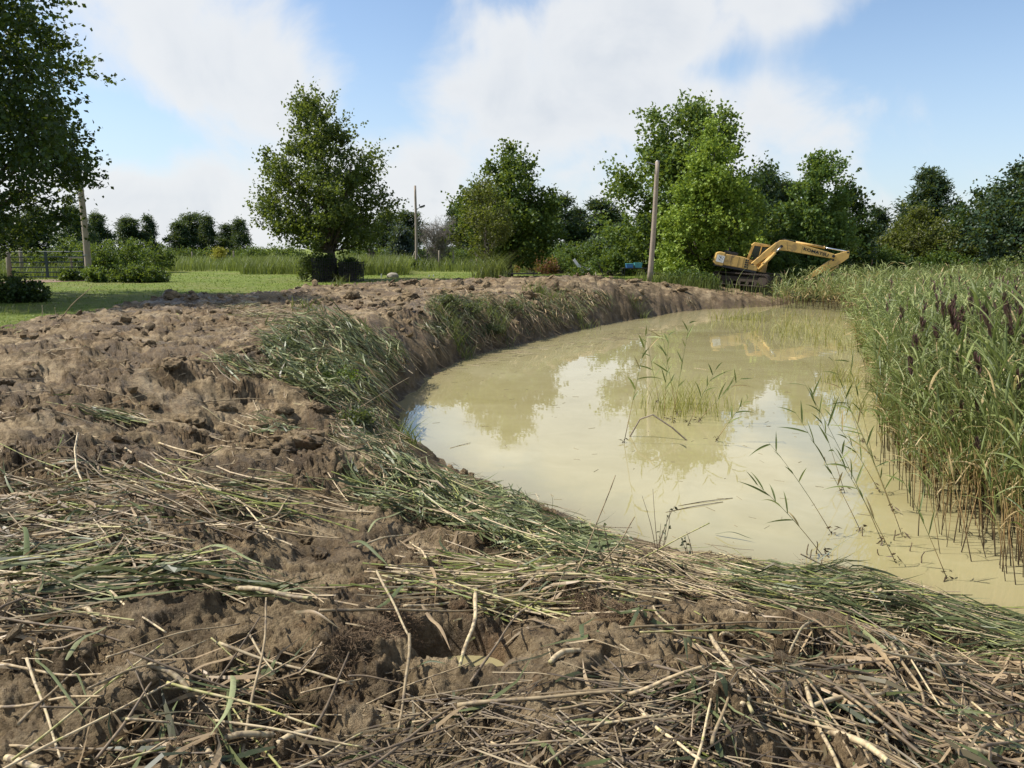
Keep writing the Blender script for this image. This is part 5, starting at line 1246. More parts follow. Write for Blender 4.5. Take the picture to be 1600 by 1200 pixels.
# heaps of cut green reed: outline in the photograph -> outline on the ground
def in_px_poly(pts, n, z):
    poly = [tuple(hit(min(max(px, -80), 1660), py)[:2]) for px, py in pts]
    xs = [p[0] for p in poly]; ys = [p[1] for p in poly]; X, Y = [], []
    while sum(map(len, X)) < n:
        x = rs.uniform(min(xs), max(xs), n); y = rs.uniform(min(ys), max(ys), n); k = poly_sd(x, y, poly) < 0; X.append(x[k]); Y.append(y[k])
    return np.concatenate(X)[:n], np.concatenate(Y)[:n]
def heap(label, pts, z, n, l0, l1, w0, w1, lift, tints=GREEN, a_sd=None, stems=0, tilt=.22, sr=.004, name='cut_reeds', stem_t=(.3, .95)):
    x, y = in_px_poly(pts, n, z); k = (poly_sd(x, y, SH) > (-.12 if y.mean() < 10 else .12)) & (rs.rand(len(x)) > 1.05 * bare(x, y)); x, y = x[k], y[k]; n = len(x)
    acc = leaf_litter('', '', x, y, l0, l1, w0, w1, rs.rand(n) ** 1.5 * lift, tints, .45, a_sd, tilt, .5)
    o = tag(link(name, acc.mesh(name), M['cut_leaf']), label, 'cut reeds', None, 'stuff')
    if stems:
        x, y = in_px_poly(pts, stems, z); k = (poly_sd(x, y, SH) > (-.25 if y.mean() < 10 else .12)) & (rs.rand(len(x)) > 1.02 * bare(x, y)); x, y = x[k], y[k]; stems = len(x); L = rs.uniform(.5, 1.3, stems) * (l1 / .6)
        a = (rs.normal(size=stems) * .6 if a_sd is None else a_sd[0] + rs.normal(size=stems) * a_sd[1])
        P = lay_paths(rs, x, y, a, L, 5, .3, rs.rand(stems) * lift * .8, .05, .10)
        v, f = tubes(P, np.full((stems, 5), sr) * rs.uniform(.6, 1.3, (stems, 1)), 4)
        link('stems', mesh_np('stems', v, f, {'tint': np.repeat(rs.uniform(*stem_t, stems), 20)}), M['straw'], o)
    return o
heap('heap of cut green reeds slumped over the steep left bank', [(415, 540), (470, 515), (560, 520), (620, 545), (640, 580), (625, 620), (590, 650), (540, 650), (470, 610), (420, 575)], -.35, 3600, .15, .6, .007, .016, .34, ([.04, .14, .30, .5, .72, .95], [.08, .06, .16, .24, .26, .20]), None, 170, .5, .005)
heap('tangle of grass and reeds below the big heap at the water', [(540, 640), (600, 635), (612, 680), (650, 720), (640, 735), (560, 710), (520, 680)], -.8, 1500, .15, .5, .004, .010, .2, ([.04, .14, .30, .5, .72], [.14, .22, .24, .25, .15]), (-.9, .7), 120, .3, .004)
heap('grey green leaves spilling into the water on the near bank', [(545, 735), (615, 725), (660, 742), (740, 772), (850, 815), (950, 850), (950, 905), (860, 880), (760, 850), (660, 815), (580, 790)], -.75, 2500, .15, .55, .005, .013, .16, GREEN, (-.55, .7), 190, .22, .0045)
heap('long green reeds flattened along the near water edge at right', [(1150, 905), (1280, 905), (1400, 930), (1520, 960), (1640, 1000), (1640, 1035), (1500, 1010), (1380, 985), (1260, 955), (1160, 930)], -.85, 1900, .25, .7, .004, .010, .12, GREEN, (-.30, .35), 240, .12, .004, stem_t=(.45, 1.0))
heap('pale straw bundle along the water edge in the middle', [(960, 872), (1060, 880), (1170, 905), (1240, 935), (1150, 935), (1040, 920), (960, 905)], -.85, 420, .15, .45, .003, .008, .08, MIXED, (-.35, .5), 260, .12, .004, stem_t=(.35, .85))
heap('bundle of yellow green stalks in the middle foreground', [(640, 905), (760, 880), (900, 890), (960, 920), (900, 950), (760, 960), (650, 950)], -.25, 260, .15, .5, .004, .010, .08, MIXED, (.12, .4), 190, .10, .0048, stem_t=(.4, 1.0))
heap('long stalks matted across the left foreground', [(-40, 745), (200, 735), (420, 745), (560, 775), (520, 800), (300, 810), (100, 850), (-40, 860)], 0, 420, .15, .5, .006, .013, .07, MIXED, (.06, .6), 75, .08, .0055, stem_t=(.25, .95))
heap('grey green leaves across the lower left foreground', [(-60, 870), (120, 870), (330, 890), (480, 925), (470, 945), (300, 935), (100, 925), (-60, 930)], 0, 380, .25, .6, .006, .014, .05, GREEN, (.02, .25), 60, .08, .004)
heap('matted stalks at the left edge of the foreground', [(-60, 800), (130, 790), (240, 830), (230, 900), (120, 980), (-60, 1000)], 0, 300, .12, .4, .004, .010, .06, MIXED, None, 140, .15, .0036, stem_t=(.1, .8))
heap('grey dry reeds matted in the right foreground', [(1180, 1040), (1330, 1010), (1480, 1030), (1640, 1060), (1640, 1220), (1400, 1220), (1250, 1160)], -.2, 480, .15, .45, .004, .011, .06, ([.04, .13, .30, .5], [.20, .45, .20, .15]), (-.65, 1.4), 110, .15, .004, stem_t=(.0, .55))
heap('bits of stalk trodden into the lower middle mud', [(560, 1080), (800, 1090), (1000, 1060), (1200, 1120), (1200, 1220), (560, 1220)], 0, 160, .12, .35, .003, .008, .03, MIXED, None, 200, .12, .003, stem_t=(.0, .6))
# greenery torn up along the farther bank
heap('grassy sods along the far bank edge', [(680, 470), (760, 462), (800, 478), (780, 520), (720, 535), (660, 525)], -.2, 1200, .2, .6, .007, .015, .22, ([.04, .14, .30, .5, .72], [.10, .16, .26, .30, .18]), None, 60, .4, .006)
heap('pale cut grass on the far bank crest', [(790, 470), (900, 455), (960, 470), (900, 500), (820, 505)], 0, 900, .2, .7, .007, .016, .2, ([.04, .14, .30, .5, .72], [.22, .18, .16, .24, .20]), None, 60, .35, .008)
heap('straw and roots along the far bank face', [(660, 545), (760, 520), (880, 495), (1000, 475), (1080, 470), (1080, 482), (960, 500), (820, 530), (680, 575)], -.8, 1500, .2, .7, .006, .015, .12, ([.04, .13, .30, .5], [.42, .40, .1, .08]), (-1.2, .8), 260, .3, .007, stem_t=(0, .6))
heap('green scraps on the mud crest left of the heap', [(330, 470), (470, 490), (560, 510), (480, 525), (400, 505)], .05, 420, .2, .6, .005, .012, .1, ([.04, .14, .30, .5, .72], [.3, .2, .15, .2, .15]), (.1, .5), 110, .1, .005)
heap('small spill of leaves on the mud in the middle distance', [(335, 560), (400, 565), (420, 590), (360, 590)], .05, 110, .2, .5, .006, .012, .06, GREEN, (-.5, .5), 20, .1, .004)
heap('thin line of leaves on the mud left of centre', [(130, 640), (215, 645), (220, 662), (140, 655)], .05, 90, .2, .45, .006, .011, .05, GREEN, (-.1, .4), 14, .1, .004)
heap('spill of leaves on the clods below the big heap', [(395, 655), (450, 660), (470, 680), (400, 685)], 0, 120, .2, .45, .005, .010, .05, GREEN, (-.2, .5), 14, .1, .004)
# straw floating under the far bank
n = 130; x, y = in_px_poly([(660, 590), (760, 556), (900, 528), (1010, 510), (1060, 520), (960, 535), (800, 560), (700, 585)], n, WATER); a = rs.normal(size=n) * .5 + .5
t = np.linspace(-.5, .5, 3); L = rs.uniform(.08, .6, n); P = np.stack([x[:, None] + np.cos(a)[:, None] * L[:, None] * t, y[:, None] + np.sin(a)[:, None] * L[:, None] * t, np.full((n, 3), WATER + .003)], -1)
acc = Acc(); v, f = tubes(P, rs.uniform(.002, .008, (n, 1)).repeat(3, 1), 4); acc.add(v, f, np.repeat(rs.uniform(.2, .75, n), 12))
n = 230; x = rs.uniform(-1.5, 6, n); y = 7.5 + 18 * rs.rand(n) ** 1.4; k = poly_sd(x, y, SH) < -.2; x, y = x[k], y[k]; n = len(x); a = rs.uniform(0, 6.28, n); L = rs.uniform(.02, .16, n)
P = np.stack([x[:, None] + np.cos(a)[:, None] * L[:, None] * t, y[:, None] + np.sin(a)[:, None] * L[:, None] * t, np.full((n, 3), WATER + .002)], -1)
v, f = tubes(P, rs.uniform(.001, .003, (n, 1)).repeat(3, 1), 4); acc.add(v, f, np.repeat(rs.uniform(0, .5, n), 12))
tag(link('floating_litter', acc.mesh('floating_litter'), M['straw']), 'straw bits floating on the muddy water', 'litter', None, 'stuff')

# ---- single stalks: shared shapes, one object each
def stalk_mesh(seed, tint, nodes=5, bend=.03, S=26, brk=None):
    rs = np.random.RandomState(seed); t = np.linspace(0, 1, S)
    P = np.stack([t, bend * np.sin(t * 3.1) + .3 * bend * np.sin(t * 9 + seed), .4 * bend * np.sin(t * 5 + seed)], -1)
    r = .5 * (1 - .35 * t); ph = (t * nodes) % 1.0; ring = np.exp(-((ph - .5) / .07) ** 2); r = r * (1 + .25 * ring)
    v, f = tubes(P[None] * np.array([1, 1, 1]), r[None] * .01, 7)
    tn = np.clip(tint + .06 * rs.normal(size=S) - .22 * ring, 0, 1)
    me = mesh_np('stalk', v, f, {'tint': np.repeat(tn, 7)}, True); me.materials.append(M['straw']); return me
ST = {'tan': [stalk_mesh(i, .48, 4 + i % 3, .006 + .004 * i) for i in range(4)], 'pale': [stalk_mesh(10 + i, .66, 3 + i % 3, .008) for i in range(3)], 'green': [stalk_mesh(20 + i, .88, 4 + i, .008) for i in range(3)],
      'grey': [stalk_mesh(30 + i, .20, 4 + i, .010) for i in range(4)], 'lime': [stalk_mesh(40 + i, .80, 5, .008) for i in range(2)]}
def put_between(name, me, a, b, rad, roll=0.0):
    d = b - a; o = link(name, me, None, None, a); q = d.to_track_quat('X', 'Z'); o.rotation_euler = (q @ Euler((roll, 0, 0)).to_quaternion()).to_euler()
    s = rad / .005; o.scale = (d.length, s, s); return o
hero_st = [  # (x0, y0, x1, y1, radius m, colour, lift0, lift1, label)
    (745, 940, 718, 1052, .011, 'pale', .10, .02, 'thick pale stalk standing slanted in the puddle hole'),
    (968, 992, 1262, 985, .006, 'tan', .04, .06, 'long tan stalk lying level below the water edge at right'),
    (1262, 985, 1232, 1030, .007, 'pale', .06, .03, 'short pale stalk broken down from the long level one'),
    (1000, 992, 1270, 1040, .006, 'pale', .05, .04, 'pale stalk sloping right across the dark mud slab'),
    (1000, 998, 1330, 1000, .005, 'lime', .05, .12, 'yellow green stalk reaching right over the dark mud slab'),
    (1130, 1032, 1300, 1078, .006, 'lime', .05, .04, 'yellow green stalk just below the mud slab'),
    (1110, 1020, 1172, 1150, .010, 'pale', .05, .04, 'thick pale crooked stalk in the right foreground'),
    (1240, 1128, 1408, 1098, .010, 'pale', .04, .05, 'thick pale stalk pointing up right in the right foreground'),
    (715, 1112, 980, 1100, .008, 'tan', .03, .06, 'long tan stalk lying level in the lower middle'),
    (980, 1100, 1100, 1065, .008, 'tan', .06, .08, 'tan stalk continuing up right from the lower middle one'),
    (500, 965, 800, 962, .007, 'tan', .06, .06, 'long brown stalk running level above the puddle'),
    (590, 915, 640, 1010, .007, 'pale', .12, .08, 'pale bent stalk left of the puddle, upper piece'), (640, 1010, 622, 1150, .007, 'tan', .08, .02, 'brown stalk left of the puddle, lower piece'),
    (697, 928, 885, 988, .005, 'lime', .12, .08, 'yellow green stalk crossing over the puddle hole'),
    (735, 1075, 815, 975, .006, 'grey', .03, .10, 'grey stalk leaning up from the puddle to the right'),
    (370, 932, 488, 945, .013, 'pale', .03, .03, 'stout pale jointed stem at the left of centre'),
    (172, 934, 262, 998, .006, 'pale', .03, .02, 'thin pale twig lying diagonal on bare mud'),
    (45, 1050, 100, 1200, .006, 'pale', .08, .04, 'pale thin stalk slanting at the lower left edge'),
    (0, 1050, 165, 1068, .006, 'tan', .04, .04, 'tan stalk level at the lower left edge'), (0, 1115, 165, 1105, .006, 'tan', .03, .05, 'second tan stalk level at the lower left edge'),
    (30, 1145, 130, 1055, .006, 'tan', .04, .05, 'tan stalk crossing the level ones at lower left'),
    (150, 1200, 240, 1090, .006, 'grey', .03, .08, 'grey stalk rising from the lower left border'),
    (375, 1200, 420, 975, .006, 'tan', .05, .20, 'upright tan stalk in the lower left middle'),
    (385, 830, 455, 785, .010, 'tan', .02, .05, 'curved brown stalk beside the grey mud mound'),
    (270, 745, 350, 712, .006, 'lime', .05, .12, 'yellow green stalk poking up from the left mat'), (280, 745, 328, 795, .007, 'lime', .10, .03, 'yellow green stalk slanting down from the left mat'),
    (90, 818, 320, 840, .006, 'tan', .06, .04, 'long tan stalk across the left mat'), (0, 770, 280, 735, .005, 'lime', .05, .08, 'long green stalk on top of the left mat'),
    (470, 1190, 545, 1040, .006, 'grey', .04, .08, 'grey stalk slanting in the lower middle left'), (1000, 1125, 1100, 1200, .007, 'pale', .05, .03, 'pale stalk of the lower right bundle'), (1005, 1140, 1120, 1225, .007, 'tan', .05, .03, 'second stalk of the lower right bundle'),
    (1290, 1160, 1385, 1215, .014, 'pale', .05, .04, 'broad split pale stalk at the lower right border'), (1440, 1175, 1590, 1130, .008, 'grey', .04, .06, 'grey brown stalk in the lower right corner'), (1330, 1010, 1460, 1150, .007, 'grey', .08, .04, 'grey stalk running down through the dry mat'),
    (1345, 1100, 1420, 1190, .010, 'grey', .04, .03, 'thick grey stalk in the lower right mat'), (930, 905, 990, 840, .005, 'tan', .06, .22, 'tan stalk poking up over the water edge'), (900, 905, 960, 790, .004, 'tan', .05, .28, 'thin stalk poking up left of the dead twig'),
    (820, 840, 915, 945, .005, 'lime', .16, .05, 'yellow stalk sloping over the middle heap'), (985, 890, 1108, 832, .005, 'lime', .05, .10, 'green stalk reaching right over the water'), (560, 870, 645, 850, .008, 'pale', .03, .04, 'pale stalk at the foot of the grey green heap'),
    (668, 880, 640, 853, .007, 'pale', .04, .03, 'short pale stub in the middle heap'), (1020, 958, 1060, 1000, .007, 'pale', .03, .03, 'short pale stub on the dark mud slab'), (75, 760, 220, 742, .006, 'tan', .03, .04, 'tan stalk behind the left mat'),
    (250, 695, 330, 720, .009, 'pale', .02, .03, 'pale root stalk on the bare mud above the left mat'), (345, 672, 420, 700, .007, 'tan', .02, .03, 'tan stalk on the bare mud near the hollow'), (540, 655, 640, 600, .004, 'tan', .05, .15, 'thin straw poking from the tangle at the water'),
    (66, 497, 66, 478, .008, 'pale', -.02, .0, 'short upright stub at the left end of the mud edge'), (94, 500, 144, 458, .010, 'tan', .0, .25, 'long straw leaning up from the left mud edge'), (88, 502, 86, 482, .008, 'pale', -.02, .02, 'second short stub at the left mud edge'),
]
for i, (x0, y0, x1, y1, rad, col, l0, l1, lb) in enumerate(hero_st):
    a = hit(x0, y0)
    b = hit(x1, y1)
    if (b - a).length > 2.2 or y1 < 520:
        dv = at(x1, y1, a.y + .05); b = dv
    b = b + Vector((0, 0, l1 * .6 + rad)); a = a + Vector((0, 0, l0 * .6 + rad))
    # keep the middle of the stalk clear of humps
    q = [a.lerp(b, u) for u in (.25, .5, .75)]; gap = max(float(np.max(terrain(np.array([p_.x for p_ in q]), np.array([p_.y for p_ in q])) - np.array([p_.z for p_ in q]))) + rad, 0)
    a.z += gap * .8; b.z += gap * .8
    tag(put_between('reed_stalk', ST[col][i % len(ST[col])], a, b, rad, i), lb, 'stalk', 'cut reed stalks on the mud')
# further stalks that nothing tells apart, region by region
def stalk_field(label, group, pts, z, n, l0, l1, r0, r1, cols, a_sd, lift):
    x, y = in_px_poly(pts, n, z); k = ok_land(x, y, .02); x, y = x[k], y[k]; n = len(x)
    L = rs.uniform(l0, l1, n); a = a_sd[0] + rs.normal(size=n) * a_sd[1]
    P = lay_paths(rs, x, y, a, L, 5, 0.0, rs.rand(n) * lift, 0, .06)
    for i in range(n):
        c = cols[i % len(cols)]; rad = rs.uniform(r0, r1)
        tag(put_between('reed_stalk', ST[c][rs.randint(len(ST[c]))], Vector(P[i, 0]) + Vector((0, 0, rad)), Vector(P[i, -1]) + Vector((0, 0, rad)), rad, rs.rand() * 6), label, 'stalk', group)
stalk_field('cut stalk lying level in the mat at the left of the foreground', 'stalks of the left mat', [(-30, 745), (520, 750), (460, 830), (150, 860), (-30, 880)], 0, 30, .4, 1.2, .004, .0075, ['tan', 'lime', 'grey', 'tan', 'pale'], (.05, .45), .06)
stalk_field('cut stalk in the middle bundle above the puddle', 'stalks of the middle bundle', [(600, 870), (960, 900), (960, 965), (640, 960)], -.25, 30, .35, .9, .004, .0075, ['tan', 'lime', 'tan', 'pale'], (.08, .4), .08)
stalk_field('dry stalk in the matted right foreground', 'stalks of the right mat', [(1180, 1040), (1600, 1040), (1620, 1200), (1250, 1200)], -.2, 34, .25, .8, .004, .009, ['grey', 'grey', 'pale', 'tan'], (-.7, 1.3), .05)
stalk_field('straw stalk along the near water edge', 'stalks at the water edge', [(900, 870), (1150, 900), (1500, 975), (1450, 1000), (1100, 945), (920, 915)], -.8, 34, .4, 1.1, .003, .0055, ['tan', 'pale', 'lime', 'tan'], (-.3, .35), .08)
stalk_field('broken stalk on the lower left mud', 'stalks on the lower left mud', [(-30, 960), (560, 1000), (560, 1200), (-30, 1200)], 0, 30, .2, .7, .003, .007, ['tan', 'pale', 'grey', 'lime'], (.3, .9), .05)
stalk_field('broken stalk on the lower middle mud', 'stalks on the lower middle mud', [(560, 1060), (1180, 1060), (1180, 1200), (560, 1200)], 0, 22, .2, .6, .003, .007, ['grey', 'tan', 'grey', 'pale'], (.3, .9), .04)
stalk_field('stray stalk on the bare mud in the middle distance', 'stray stalks on the bare mud', [(0, 540), (420, 520), (560, 720), (0, 730)], 0, 26, .3, .9, .004, .008, ['tan', 'grey', 'pale'], (.1, .8), .03)

# ---- stout pieces of pale rootstock
def rhizome_mesh(seed):
    rs = np.random.RandomState(seed); S = 22; t = np.linspace(0, 1, S); nodes = 3 + seed % 3
    P = np.stack([t, .10 * np.sin(t * 2.6 + seed), .05 * np.sin(t * 4)], -1); ph = (t * nodes) % 1; ring = np.exp(-((ph - .5) / .10) ** 2)
    r = (.06 + .012 * ring) * (1 - .15 * t)
    v, f = tubes(P[None], r[None], 9); tn = np.clip(.66 - .4 * ring + .05 * rs.normal(size=S), 0, 1)
    me = mesh_np('rhizome', v, f, {'tint': np.repeat(tn, 9)}, True); me.materials.append(M['straw']); return me
RH = [rhizome_mesh(i) for i in range(5)]
rz = [(232, 1045, 250, 1062, .24, 'pale root stub sticking out of dark mud at lower left'), (120, 955, 150, 972, .2, 'pale jointed root piece at the left'), (350, 1165, 385, 1160, .2, 'pale root piece at the lower border left of centre'), (500, 770, 520, 778, .16, 'root piece in the left heap'),
      (330, 1170, 345, 1198, .2, 'pale root piece leaning at the lower border'), (860, 1040, 905, 1022, .2, 'torn pale root crown right of the puddle'), (1130, 1000, 1150, 995, .1, 'small fat root piece on the dark slab'), (880, 860, 900, 852, .12, 'root piece by the water edge'), (10, 1190, 60, 1198, .25, 'pale root in the lower left corner'),
      (1150, 1105, 1180, 1095, .14, 'root piece crossing the crooked stalk'), (1460, 1040, 1500, 1020, .2, 'root piece at the right of the dry mat'), (1500, 1190, 1560, 1198, .25, 'root at the lower right border'), (440, 1170, 480, 1150, .18, 'root piece right of the lower pale one'), (190, 700, 215, 712, .3, 'root lying on the mid mud'), (560, 800, 590, 805, .15, 'short root at the edge of the left heap')]
for i, (x0, y0, x1, y1, L, lb) in enumerate(rz):
    a = hit(x0, y0); b = hit(x1, y1); d = (b - a); d.z *= .5; d = d.normalized() * L * .8
    o = link('root_piece', RH[i % 5], None, None, a + Vector((0, 0, .012))); o.rotation_euler = d.to_track_quat('X', 'Z').to_euler(); o.scale = (L * .8, .19, .19); tag(o, lb, 'root', 'pale root pieces')

# ---- single long leaf blades
def blade_mesh(seed, tint):
    rs = np.random.RandomState(seed); S = 14; t = np.linspace(0, 1, S)
    P = np.stack([t, .10 * np.sin(t * 2.5 + seed) * rs.uniform(.3, 1), .07 * np.sin(t * 3.1) + .03 * np.sin(t * 7 + seed)], -1)
    tw = rs.uniform(-.9, .9) + rs.uniform(-1.2, 1.2) * t
    Sd = np.stack([np.zeros(S), np.cos(tw), np.sin(tw)], -1); W = .019 * np.interp(t, [0, .1, .4, .8, 1], [.5, .95, 1, .6, .03])
    v, f = ribbons(P[None], W[None], Sd[None], .35)
    me = mesh_np('blade', v, f, {'tint': np.repeat(np.clip(tint + .05 * np.sin(t * 9), 0, 1), 3)}, True); me.materials.append(M['cut_leaf']); return me
BL = {'green': [blade_mesh(i, .55 + .1 * (i % 3)) for i in range(5)], 'light': [blade_mesh(10 + i, .82 + .05 * i) for i in range(4)], 'dry': [blade_mesh(20 + i, .03 + .03 * i) for i in range(4)], 'dark': [blade_mesh(30 + i, .32) for i in range(3)]}
hero_bl = [(0, 903, 150, 915, 'light', 'wide grey green blade at the left edge'), (60, 915, 330, 940, 'light', 'longest grey green blade across the left foreground'), (330, 940, 480, 962, 'green', 'tip of the longest blade running into a brown stem'), (40, 900, 20, 840, 'green', 'green blade standing up at the left edge'),
           (85, 915, 240, 880, 'green', 'green blade crossing behind the longest one'), (210, 905, 440, 915, 'light', 'second long grey green blade'), (310, 865, 410, 900, 'light', 'sheaf of grey green blades, upper one'), (330, 880, 470, 925, 'green', 'sheaf of grey green blades, lower one'),
           (75, 1020, 140, 1140, 'light', 'green blade slanting down in the lower left'), (130, 1060, 133, 1125, 'light', 'small green blade standing in the lower left'), (100, 1040, 180, 995, 'light', 'green blade pointing up right in the lower left'), (355, 1070, 325, 1180, 'light', 'green blade hanging at the lower left middle'), (390, 1060, 370, 1190, 'light', 'green blade beside the upright tan stalk'),
           (400, 1020, 280, 1100, 'dry', 'grey brown blade sweeping across the lower left middle'), (335, 927, 390, 950, 'dry', 'tan dry leaf curled above bare mud'), (470, 958, 530, 1000, 'dry', 'tan dry blade hanging left of centre'), (662, 905, 685, 980, 'dry', 'tan blade bending down over the puddle'), (655, 960, 712, 1035, 'dry', 'tan blade reaching to the puddle'),
           (770, 925, 765, 965, 'light', 'green blade upright above the puddle'), (655, 1050, 690, 1060, 'dark', 'dark leaf at the left of the puddle'), (920, 1010, 935, 985, 'dark', 'dark green leaf right of the middle bundle'), (970, 985, 1015, 965, 'dark', 'dark blade at the mud slab'), (1060, 1015, 1100, 1065, 'green', 'green blades fallen by the crooked stalk'),
           (1190, 1135, 1245, 1190, 'dry', 'grey dry blade curling in the right foreground'), (1340, 1020, 1410, 1090, 'dry', 'long dry blade across the right mat'), (1400, 1090, 1495, 1160, 'dry', 'dry blade ending in the right mat'), (1325, 1015, 1440, 1110, 'dry', 'dry blade parallel to the long one'), (1120, 835, 1175, 850, 'dark', 'dark leaf tip on the stalk over the water'),
           (590, 960, 630, 930, 'green', 'green leaf left of the bundle'), (860, 800, 862, 850, 'dark', 'dark blade standing by the water'), (545, 855, 600, 900, 'green', 'green leaf under the grey green heap'), (580, 840, 640, 810, 'light', 'light leaf on the grey green heap'), (1200, 905, 1360, 890, 'green', 'green blade arching over the water edge'), (1260, 930, 1340, 900, 'green', 'green blade rising over the flattened reeds'), (1330, 940, 1420, 918, 'dark', 'dark blade over the flattened reeds')]
for i, (x0, y0, x1, y1, col, lb) in enumerate(hero_bl):
    a = hit(x0, y0); b = hit(x1, y1)
    if (b - a).length > 1.6: b = at(x1, y1, a.y)
    a.z += .03; b.z += .05
    d = b - a; q = a.lerp(b, .5); gap = tz(q.x, q.y) - q.z + .02
    if gap > 0: a.z += gap; b.z += gap
    o = link('fallen_reed_leaf', BL[col][i % len(BL[col])], None, None, a); o.rotation_euler = d.to_track_quat('X', 'Z').to_euler(); L = d.length; o.scale = (L, min(max(.55, L), .95), L); tag(o, lb, 'leaf', 'cut reed blades on the mud')

# ---- rusty root mats
def root_mat(label, px, py, rx, rz_, seed, n=800):
    rs = np.random.RandomState(seed); c = hit(px, py); root = empty('root_clump', c); tag(root, label, 'roots', 'matted root clumps')
    a = rs.uniform(0, 6.283, n); rr = np.sqrt(rs.rand(n)); x = np.cos(a) * rr * rx; y = np.sin(a) * rr * rx
    top = rz_ * .5 * np.sqrt(1 - .9 * rr ** 2)
    z0 = terrain(x + c.x, y + c.y) - c.z - .015; a2 = rs.rand() * 6.28
    A = np.stack([x, y, z0 + top * rs.rand(n)], -1); B = A + unit(rs.normal(size=(n, 3)) * np.array([1, 1, .5])) * rs.uniform(.02, .075, (n, 1))
    v, f = tubes(limb_paths(A, B, rs, 4, .35), np.full((n, 4), .0009) * rs.uniform(.6, 1.6, (n, 1)), 3, False)
    link('fibres', mesh_np('fibres', v, f, {'tint': np.repeat(rs.rand(n), 12)}), M['root'], root)
for i, (px, py, rx, rz_, lb) in enumerate(((590, 985, .10, .09, 'rusty brown root clump left of the puddle'), (285, 795, .12, .08, 'rusty brown root clump in the left mat'), (660, 815, .10, .08, 'brown root clump in the grey green heap'), (905, 945, .10, .10, 'dark root clump at the end of the bundle'), (960, 965, .09, .08, 'sandy root clump by the water edge'), 
        (300, 1160, .12, .05, 'wide rusty root mat at the lower border'), (540, 1020, .08, .07, 'brown root clump above the lower left mud'), (1500, 1010, .10, .07, 'dark root clump in the right mat'), (620, 965, .1, .08, 'rusty roots under the long brown stalk'), (380, 765, .08, .07, 'small rusty root tuft on the left mat'))):
    root_mat(lb, px, py, rx, rz_, 900 + i)

# ---- clods
def clod_mesh(seed):
    bm = bmesh.new(); bmesh.ops.create_icosphere(bm, subdivisions=4, radius=1); P = np.array([q.co[:] for q in bm.verts]); s = seed * 2.7
    k = 1 + .48 * fbm(P[:, 0] + s, P[:, 1] + P[:, 2] * .8, 1.2, 2, seed % 9) + .34 * (np.abs(fbm(P[:, 0] * 1.3 + s, P[:, 2] - P[:, 1], 2.4, 3, 3, .6)) * 2 - .4) + .14 * fbm(P[:, 1] + s, P[:, 2] + P[:, 0], 7, 3, 5, .65)
    w_, kw = worley(P[:, 0] + P[:, 2] * .6 + s, P[:, 1] - P[:, 2] * .5, 3.0, seed); k = k + .16 * (np.clip(1 - (w_ / .6) ** 2, 0, 1) - .4)
    fl = [unit(np.random.RandomState(seed * 7 + q).normal(size=3)) for q in range(3)]
    for q, kk in zip(bm.verts, k):
        q.co = q.co * kk
        for nn in fl:
            dd = q.co.dot(Vector(nn)) - .72
            if dd > 0: q.co = q.co - Vector(nn) * dd * .85
        q.co.z = max(q.co.z, -.55)
    me = bpy.data.meshes.new('clod'); bm.to_mesh(me); bm.free()
    n = len(me.vertices); me.attributes.new('rough', 'FLOAT', 'POINT').data.foreach_set('value', np.full(n, .4, np.float32)); me.attributes.new('shore', 'FLOAT', 'POINT').data.foreach_set('value', np.full(n, 3., np.float32))
    for p_ in me.polygons: p_.use_smooth = True
    me.materials.append(M['mud']); return me
CL = [clod_mesh(i) for i in range(9)]
def clod(px, py, s, label, i, group='mud clods', sq=(1, .8, .6)):
    c = hit(px, py); o = link('mud_clod', CL[i % 9], None, None, c + Vector((0, 0, -s * .02))); s *= .72; o.scale = (s * sq[0], s * sq[1], s * sq[2] * .8); o.rotation_euler = (.2 * math.sin(i), .2 * math.cos(i * 2), i * 1.3); tag(o, label, 'clod', group)
for i, (px, py, s, lb) in enumerate(((274, 463, .42, 'big dark clod on the crest at the lawn edge'), (300, 466, .35, 'clod right of the big one on the crest'), (470, 690, .30, 'large clod with a flat face below the reed heap'), (380, 550, .28, 'flat faced brown clod left of the reed heap'), (300, 660, .3, 'clod beside the hollow in the bare mud'), (640, 443, .5, 'rounded pale clod on the far crest'), (615, 446, .35, 'low clod left of the rounded crest clod'),
        (560, 690, .2, 'clod between the tangle and the near heap'), (500, 640, .24, 'crumbly clod below the reed heap'), (440, 640, .22, 'crumbly clod left below the reed heap'), (410, 700, .22, 'clod above the grey mud mound'), (270, 570, .22, 'clod on the bare mud in the middle distance'), (530, 560, .3, 'clod half hidden in the reed heap'), (1010, 940, .12, 'dark wet clod by the water edge'), (1390, 985, .14, 'dark wet clod at the end of the mud slab'),
        (460, 1045, .10, 'clod under the sweeping dry blade'), (500, 1030, .11, 'rooty clod left of the puddle'), (690, 1080, .09, 'wet clod on the rim of the puddle'), (600, 1080, .10, 'clod below the rusty roots'), (220, 1060, .08, 'dark clod round the pale root stub'), (760, 460, .4, 'clod on the far bank crest'), (700, 455, .35, 'clod left on the far bank crest'), (990, 440, .45, 'brown clod left of the tall pole'), (1040, 445, .4, 'brown clod at the foot of the tall pole'), (1065, 452, .4, 'clod right of the tall pole'))):
    clod(px, py, s, lb, i)
def clod_field(label, group, pts, z, n, s0, s1):
    x, y = in_px_poly(pts, n, z); k = ok_land(x, y, .2); x, y = x[k], y[k]; h = terrain(x, y)
    for i in range(len(x)):
        s = s0 + (s1 - s0) * rs.rand() ** 2.2; o = link('mud_clod', CL[rs.randint(9)], None, None, (x[i], y[i], h[i] - s * .02)); o.scale = (s, s * rs.uniform(.6, 1), s * rs.uniform(.45, .75)); o.rotation_euler = (rs.normal() * .3, rs.normal() * .3, rs.rand() * 6.28); tag(o, label, 'clod', group)
